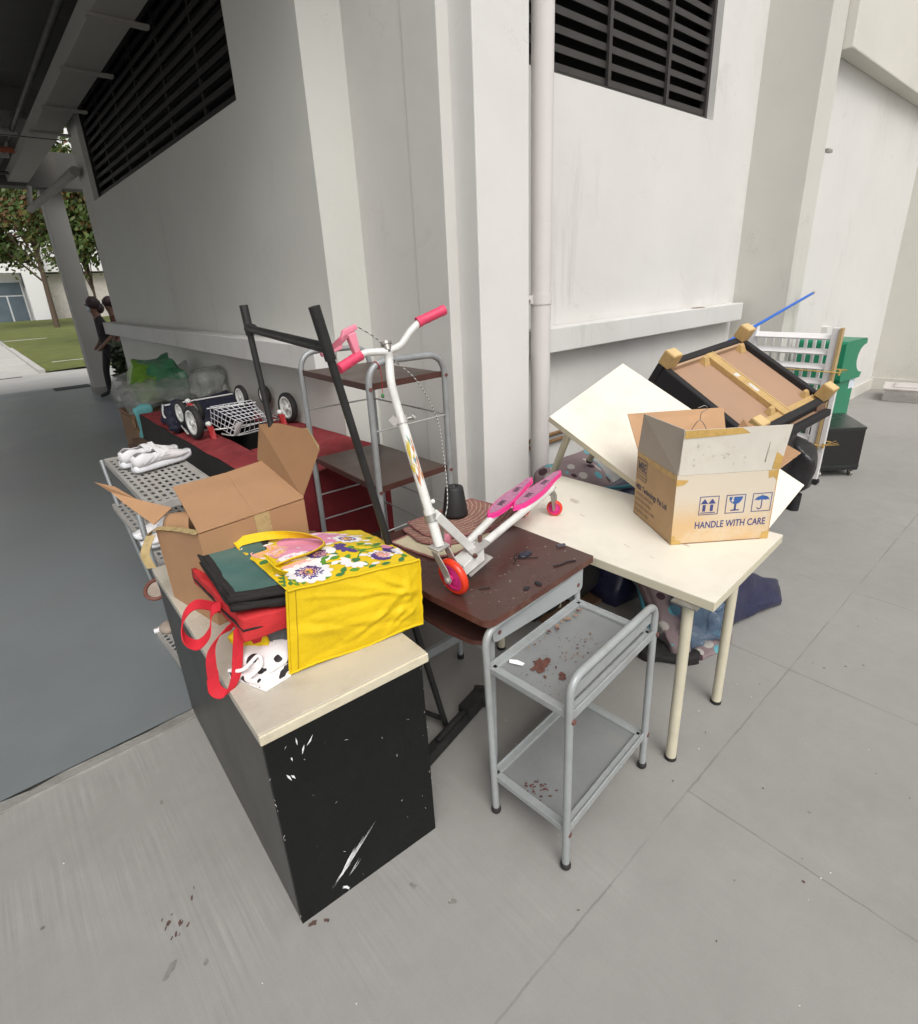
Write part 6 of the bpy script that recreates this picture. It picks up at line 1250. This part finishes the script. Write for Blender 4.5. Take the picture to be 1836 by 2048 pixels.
# ------------------------------------------------------------------ upturned sofa pieces
LEATH = mat('black_leatherette', (.018, .017, .018), .38, var=.2, vscale=8, bump=.25, bscale=30); LEATB = mat('black_velvet', (.012, .011, .012), .8, var=.3, vscale=12); HARD = mat('hardboard', (.36, .225, .145), .85, var=.05, vscale=3); PINE = mat('pine', (.47, .31, .125), .6, var=.12, vscale=5, stretch=(1, 6, 6), bump=.1, bscale=40); PINEL = mat('pine_end', (.58, .42, .20), .7, var=.1, vscale=12); PAPERL = mat('paper_label', (.56, .54, .52), .8, var=.25, vscale=60)
sa, sb_, sc_, sd_ = V((3.4844, 1.9674, 1.1783)), V((4.579, 1.8922, 1.2581)), V((4.5621, 1.2079, .8440)), V((3.4676, 1.2831, .7642))
FS2 = Frame(sa, sb_-sa, sd_-sa, -((sb_-sa).cross(sd_-sa))); SL, SWd = (sb_-sa).length, (sd_-sa).length
if FS2.z.z < 0: FS2.z = -FS2.z
t = thing('upturned_sofa', 'upturned black sofa seat with pine legs and brown hardboard underside leaning behind the carton', 'sofa', FS2(SL/2, SWd/2, -.3))
b = MB(); FS2.box(b, (0, 0, -.19), (SL, .055, 0)); FS2.box(b, (0, SWd-.055, -.19), (SL, SWd, 0)); FS2.box(b, (0, .0552, -.19), (.055, SWd-.0552, 0)); FS2.box(b, (SL-.055, .0552, -.19), (SL, SWd-.0552, 0)); FS2.box(b, (.01, .01, -.23), (SL-.01, SWd-.01, -.1902)); b.build('upholstery', LEATB, t, .012, 3)
b = MB(); FS2.box(b, (.055, .055, -.052), (SL-.055, SWd-.055, -.045)); b.build('hardboard', HARD, t)
b = MB(); FS2.box(b, (.0560, .0560, -.044), (SL-.056, .075, -.012)); b.build('inner_batten', mat('lining_tan', (.40, .27, .17), .8), t)
b = MB(); FS2.box(b, (.0760, SWd-.1, -.044), (SL-.056, SWd-.056, -.020)); b.build('inner_batten', PINE, t)
b = MB(); FS2.box(b, (SL*.47, .056, -.044), (SL*.47+.085, SWd-.056, -.006)); br = b.build('crossbar', PINE, t, .002)
b = MB(); FS2.box(b, (SL*.47+.086, .056, -.044), (SL*.47+.094, SWd-.056, -.003)); b.build('crossbar_edge', PINEL, t)
for x, y, w, h in ((SL*.47+.012, .30, .05, .035), (SL*.47+.025, .42, .035, .085)):
    b = MB(); b.slab([FS2(x, y, -.0055), FS2(x+w, y, -.0055), FS2(x+w, y+h, -.0055), FS2(x, y+h, -.0055)], .0008); b.build('paper_label', PAPERL, t)
for x, y in ((SL*.40, .075), (SL*.40, SWd-.15), (SL-.16, .075), (SL-.15, SWd-.15)):
    b = MB(); b.hexa([FS2(x, y, -.044), FS2(x+.075, y, -.044), FS2(x+.075, y+.06, -.044), FS2(x, y+.06, -.044), FS2(x+.01, y+.0, .0), FS2(x+.06, y, .0), FS2(x+.06, y+.02, .0), FS2(x+.01, y+.02, .0)]); b.build('corner_block', PINE, t)
for x, y in ((.0, .0), (SL-.10, -.02), (SL-.105, SWd-.085), (.005, SWd-.09)):
    b = MB(); FS2.box(b, (x, y, .001), (x+.105, y+.085, .10)); b.build('leg', PINE, t, .004)
    b = MB(); FS2.box(b, (x+.005, y+.005, .1005), (x+.10, y+.08, .104)); b.build('leg_end', PINEL, t)
t = thing('sofa', 'glossy black sofa frame on the floor propping up the sofa seat', 'sofa', (4.0, 1.6, 0))
b = MB(); b.soft([V(p) for p in ((3.45, 1.40, .05), (4.42, 1.32, .05), (4.46, 2.0, .05), (3.5, 2.05, .05), (3.45, 1.42, .60), (4.46, 1.30, .66), (4.5, 1.95, .78), (3.5, 2.0, .72))], 14, .03, .03, 3, 0, (), 3, .15); b.build('upholstery', LEATH, t)
b = MB(); b.soft([V(p) for p in ((4.36, 1.22, .12), (4.53, 1.22, .12), (4.55, 1.75, .12), (4.4, 1.75, .12), (4.37, 1.20, .50), (4.53, 1.20, .52), (4.56, 1.75, .60), (4.4, 1.75, .58))], 12, .02, .03, 5, 0, (), 7, .3); b.build('armrest', LEATH, t)
b = MB(); b.bar((3.5, 1.26, .70), (4.50, 1.19, .765), .05, .05); b.build('rim', LEATB, t, .01)
b = MB(); b.bar((3.55, 1.325, .70), (4.43, 1.255, .765), .08, .02); b.build('lining', HARD, t)
b = MB(); b.bar((4.42, 1.28, .79), (4.50, 1.25, .80), .10, .06); b.build('leg', mat('brown_leg', (.17, .10, .065), .6), t, .004)
b = MB(); b.cyl((4.44, 1.28, 0), (4.44, 1.28, .13), .04, .045, 16); b.build('foot', LEATB, t, .006)
b = MB(); b.cyl((3.6, 1.45, 0), (3.6, 1.45, .1), .04, .045, 16); b.build('foot', LEATB, t, .006)
b = MB(); b.cyl((3.6, 1.95, 0), (3.6, 1.95, .1), .04, .045, 16); b.build('foot', LEATB, t, .006)

# ------------------------------------------------------------------ things by the wide pillar
SLATW = mat('slat_white', (.68, .665, .66), .5, var=.04); SLATE_ = mat('board_edge', (.44, .31, .15), .8, var=.1); CORD = mat('tan_cord', (.48, .31, .09), .8)
t = thing('slat_frame', 'bundle of white slatted bed panels tied with yellow cord beside the pillar', 'frame', (5.17, 1.7, 0))
def lean(z): return .03*(1.27-z)
b = MB(); b.hexa([V((5.10, 1.40, .02)), V((5.14, 1.40, .02)), V((5.14, 1.455, .02)), V((5.10, 1.455, .02)), V((5.10, 1.372, 1.285)), V((5.14, 1.372, 1.285)), V((5.14, 1.425, 1.285)), V((5.10, 1.425, 1.285))]); b.build('side_post', SLATW, t, .003)
b = MB(); b.hexa([V((5.085, 1.378, .0)), V((5.14, 1.378, .0)), V((5.14, 1.398, .0)), V((5.085, 1.398, .0)), V((5.085, 1.350, 1.285)), V((5.14, 1.350, 1.285)), V((5.14, 1.370, 1.285)), V((5.085, 1.370, 1.285))]); b.build('edge_board', SLATE_, t)
b = MB(); b.hexa([V((5.10, 1.335, .05)), V((5.14, 1.335, .05)), V((5.14, 1.375, .05)), V((5.10, 1.375, .05)), V((5.10, 1.322, .80)), V((5.14, 1.322, .80)), V((5.14, 1.352, .80)), V((5.10, 1.352, .80))]); b.build('side_board', SLATW, t)
b = MB(); b.hexa([V((5.10, 1.98, .02)), V((5.16, 1.98, .02)), V((5.16, 2.05, .02)), V((5.10, 2.05, .02)), V((5.14, 2.00, 1.285)), V((5.20, 2.00, 1.285)), V((5.20, 2.07, 1.285)), V((5.14, 2.07, 1.285))]); b.build('side_post', SLATW, t, .003)
for i in range(9):
    z = 1.20-.118*i; y0 = 1.455-.024*z
    b = MB(); b.slab([V((5.11, y0, z)), V((5.11, 2.0, z)), V((5.17, 2.0, z+.035)), V((5.17, y0, z+.035))], .012); b.build('slat', SLATW, t)
b = MB()
for i in range(8): y = 1.5+.065*i; b.span((5.24, y, .1), (5.26, y+.022, 1.18))
b.build('back_slats', SLATW, t)
for z in (.35, .95):
    y = 1.338-.02*z; b = MB(); b.tube([(5.08, y, z), (5.25, y-.01, z), (5.26, 1.6, z), (5.26, 2.07, z), (5.1, 2.07, z), (5.08, 1.6, z)], .005, 6, 0, True, True); b.tube([(5.085, y, z-.02), (5.085, y-.004, z+.02)], .009, 6); b.build('cord', CORD, t)
for a_ in (.05, -.25, -.5): 
    b = MB(); b.tube([(5.10, 1.328, .35), (5.11, 1.25+.05*a_, .40+.05*a_)], .003, 5); b.build('cord_end', CORD, t)
b = MB(); b.cyl((5.10, 1.345, .028), (5.14, 1.345, .028), .027, n=14); b.span((5.105, 1.34, .03), (5.135, 1.37, .09)); b.build('castor', TYRE, t)
GBIN = mat('bin_green', (.006, .19, .095), .38, var=.08, vscale=6, bump=.05)
t = thing('litter_bin', 'green plastic litter bin with round side openings by the recessed wall', 'bin', (6.38, 1.75, 0))
bx0, by0, bw, bd = 6.13, 1.52, .46, .42
b = MB(); ang = R(-6); FB = zframe((6.08, 1.56, 0), ang)
prof = [(0, .0), (.40, 0), (.40, .72), (.40, .74)]
FB.box(b, (.03, .03, 0), (.43, .40, .70)); b.build('body', GBIN, t, .03, 4)
hood = [(.02, .70), (.44, .70)]+[(.46, .74)]+[(.46-.16*math.sin(R(a))-.0, .885-.135*math.cos(R(a))) for a in range(0, 181, 12)]+[(.46, 1.03), (.46, 1.055), (.44, 1.075), (.02, 1.075), (.0, 1.055), (.0, .72)]
b = MB(); b.prism(hood, FB(0, .42, 0), FB.x, (0, 0, 1), .42); b.build('hood', GBIN, t, .012, 3)
b = MB(); b.slab([FB(.435, .10, .60), FB(.435, .30, .60), FB(.435, .30, .69), FB(.435, .10, .69)], .002); b.slab([FB(.30, .0285, .60), FB(.425, .0285, .60), FB(.425, .0285, .70), FB(.30, .0285, .70)], .0015); b.build('label', mat('bin_label', (.62, .68, .74), .5, var=.2, vscale=20), t)
BLKW = mat('black_wood', (.010, .0095, .009), .5, var=.2, vscale=8); BLKTOP = mat('black_top_sheen', (.022, .026, .023), .3, var=.2, vscale=4)
t = thing('low_cabinet', 'low black cabinet on castors standing by the green bin', 'cabinet', (5.6, 1.4, 0))
c1, c2 = V((5.277, 1.400, 0)), V((5.540, 1.157, 0)); ex = (c2-c1).normalized(); ey = V((-ex.y, ex.x, 0)); ey = V((.44, .29, 0)).normalized(); FC = Frame(c1, ex, ey, (0, 0, 1)); cw = (c2-c1).length
b = MB(); FC.box(b, (0, 0, .065), (cw, .52, .425)); b.build('carcass', BLKW, t, .004)
b = MB(); FC.box(b, (-.004, -.004, .426), (cw+.004, .524, .449)); b.build('top', BLKTOP, t, .003)
b = MB(); FC.box(b, (.0, -.0045, .09), (cw, -.0005, .115)); b.build('plinth_strip', BLKTOP, t)
for x, y in ((.04, .04), (cw-.04, .05), (.04, .46), (cw-.04, .46)):
    b = MB(); b.cyl(FC(x-.012, y, .026), FC(x+.012, y, .026), .026, n=16); FC.box(b, (x-.018, y-.012, .03), (x+.018, y+.012, .064)); b.build('castor', METAL, t)
BLUE = mat('blue_pole', (.015, .12, .52), .35, var=.08)
t = thing('pole', 'thin blue pole leaning against the wide pillar above the sofa seat', 'pole', (4.6, 2.05, .9))
P_a, P_b = V((6.30, 1.99, 1.49)), V((4.45, 2.02, 1.165))
b = MB(); b.tube([P_a, P_b, P_b+(P_b-P_a)*.25], .0125, 12); b.build('shaft', BLUE, t)
b = MB(); b.tube([P_a+(P_a-P_b).normalized()*.035, P_a], .013, 12); b.build('end_cap', METAL, t)
t = thing('basket', 'clear plastic tray standing on the ground by the far end wall', 'tray', (9.35, 1.62, 0))
b = MB(); FT = zframe((9.1, 1.40, 0), R(10)); 
for q in (((0, 0, .004), (.5, .4, .01)), ((0, 0, .01), (.5, .012, .16)), ((0, .388, .01), (.5, .4, .16)), ((0, .012, .01), (.012, .388, .16)), ((.488, .012, .01), (.5, .388, .16))): FT.box(b, *q)
b.build('body', film('tray_film', (.75, .73, .70), .22, .1), t)
b = MB(); FT.box(b, (-.015, -.015, .161), (.515, .415, .18)); FT.box(b, (.05, .05, .1805), (.4, .3, .20)); b.build('lid', mat('tray_lid', (.55, .52, .50), .4), t, .004)

# ------------------------------------------------------------------ heap under the tables
DOT = mat('dotted_cloth', (.21, .155, .16), .85, var=.12, vscale=12, bump=.25, bscale=40)
def dots():
    nt, n, l, bs = hooks(DOT); src = bs.inputs['Base Color'].links[0].from_socket; tc = n.new('ShaderNodeTexCoord'); vo = n.new('ShaderNodeTexVoronoi'); vo.inputs['Scale'].default_value = 13; vo.inputs['Randomness'].default_value = .55; l.new(tc.outputs['Object'], vo.inputs[0])
    k = math_node(n, l, 'LESS_THAN', vo.outputs['Distance'], .40); sp = n.new('ShaderNodeSeparateColor'); l.new(vo.outputs['Color'], sp.inputs[0])
    rp = n.new('ShaderNodeValToRGB'); rp.color_ramp.interpolation = 'CONSTANT'; e = rp.color_ramp.elements; e[0].position = 0; e[0].color = (.40, .37, .34, 1); e[1].position = .36; e[1].color = (.10, .30, .34, 1); e.new(.68).color = (.045, .018, .025, 1); l.new(sp.outputs[0], rp.inputs[0])
    m2 = n.new('ShaderNodeMix'); m2.data_type = 'RGBA'; l.new(k, m2.inputs[0]); l.new(src, m2.inputs[6]); l.new(rp.outputs[0], m2.inputs[7]); l.new(m2.outputs[2], bs.inputs['Base Color'])
dots()
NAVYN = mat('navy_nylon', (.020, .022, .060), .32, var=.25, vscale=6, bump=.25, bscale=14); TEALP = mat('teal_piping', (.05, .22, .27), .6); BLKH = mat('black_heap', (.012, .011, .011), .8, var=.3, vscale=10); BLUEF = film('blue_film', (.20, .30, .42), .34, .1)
t = thing('pram_liner', 'dotted mauve and navy padded bag slumped behind the tipped table', 'bag', (2.75, 1.85, 0))
b = MB(); b.soft([V(p) for p in ((2.55, 1.75, .1), (3.1, 1.75, .1), (3.15, 2.2, .1), (2.6, 2.3, .1), (2.55, 1.95, .48), (2.95, 1.95, .56), (3.1, 2.25, .64), (2.6, 2.3, .58))], 14, .04, .03, 4, 0, (), 3, .15); b.build('padding', DOT, t)
b = MB(); b.soft([V(p) for p in ((2.3, 1.45, .0), (3.0, 1.35, .0), (3.1, 1.9, .0), (2.4, 2.0, .0), (2.40, 1.55, .46), (2.95, 1.4, .54), (3.0, 1.85, .56), (2.50, 1.93, .52))], 14, .05, .03, 4, 0, (), 6, .15); b.build('lining', NAVYN, t)
b = MB(); b.tube(spline([(2.50, 1.92, .545), (2.68, 1.75, .55), (2.86, 1.62, .56), (3.0, 1.5, .52)], 6), .011, 7); b.build('piping', TEALP, t)
b = MB(); b.tube(spline([(2.58, 1.45, .45), (2.66, 1.36, .56), (2.74, 1.30, .57), (2.76, 1.28, .48)], 6), .012, 7); b.build('handle', TEALP, t)
b = MB(); b.ball((2.47, 2.02, .54), .07, 10, 0, (1, 1, .8), .3, 14); b.build('wheel_cover', BLKH, t)
t = thing('dotted_pad', 'long dotted mauve cloth pad lying under the white table near its front legs', 'cloth', (2.35, 1.15, 0))
b = MB(); b.soft([V(p) for p in ((2.13, 1.03, .01), (2.23, .93, .01), (2.75, 1.52, .18), (2.62, 1.62, .18), (2.12, 1.05, .11), (2.25, .96, .11), (2.75, 1.52, .42), (2.62, 1.62, .42))], 14, .02, .03, 7, 0, (), 3, .3); b.build('pad', DOT, t)
b = MB(); b.soft([V(p) for p in ((2.20, .93, .004), (2.50, .86, .004), (2.72, 1.05, .004), (2.3, 1.1, .004), (2.21, .94, .03), (2.48, .88, .03), (2.7, 1.05, .05), (2.3, 1.1, .06))], 12, .015, .02, 8, 0, (), 8, .2); b.build('skirt', DOT, t)
b = MB(); b.tube(spline([(2.10, 1.10, .06), (2.30, 1.28, .16), (2.52, 1.52, .32)], 6), .012, 7); b.build('piping', TEALP, t)
b = MB(); b.soft([V(p) for p in ((2.38, .96, .05), (2.98, .84, .012), (3.10, .90, .012), (2.6, 1.35, .03), (2.40, .97, .12), (2.98, .838, .04), (3.10, .90, .09), (2.68, .96, .30))], 16, .012, .004, 6, 0, (), 5); tag(b.build('navy_bag', NAVYN), 'shiny navy nylon bag with a pointed corner spilling out past the table legs', 'bag')
b = MB(); b.soft([V(p) for p in ((2.24, .98, .05), (2.42, .90, .05), (2.50, 1.10, .05), (2.34, 1.16, .05), (2.26, 1.02, .24), (2.44, .92, .24), (2.50, 1.08, .26), (2.36, 1.14, .27))], 14, .05, .02, 11, 0, (), 2); tag(b.build('plastic_bag', BLUEF), 'crinkled clear blue plastic bag between the white table legs', 'bag')
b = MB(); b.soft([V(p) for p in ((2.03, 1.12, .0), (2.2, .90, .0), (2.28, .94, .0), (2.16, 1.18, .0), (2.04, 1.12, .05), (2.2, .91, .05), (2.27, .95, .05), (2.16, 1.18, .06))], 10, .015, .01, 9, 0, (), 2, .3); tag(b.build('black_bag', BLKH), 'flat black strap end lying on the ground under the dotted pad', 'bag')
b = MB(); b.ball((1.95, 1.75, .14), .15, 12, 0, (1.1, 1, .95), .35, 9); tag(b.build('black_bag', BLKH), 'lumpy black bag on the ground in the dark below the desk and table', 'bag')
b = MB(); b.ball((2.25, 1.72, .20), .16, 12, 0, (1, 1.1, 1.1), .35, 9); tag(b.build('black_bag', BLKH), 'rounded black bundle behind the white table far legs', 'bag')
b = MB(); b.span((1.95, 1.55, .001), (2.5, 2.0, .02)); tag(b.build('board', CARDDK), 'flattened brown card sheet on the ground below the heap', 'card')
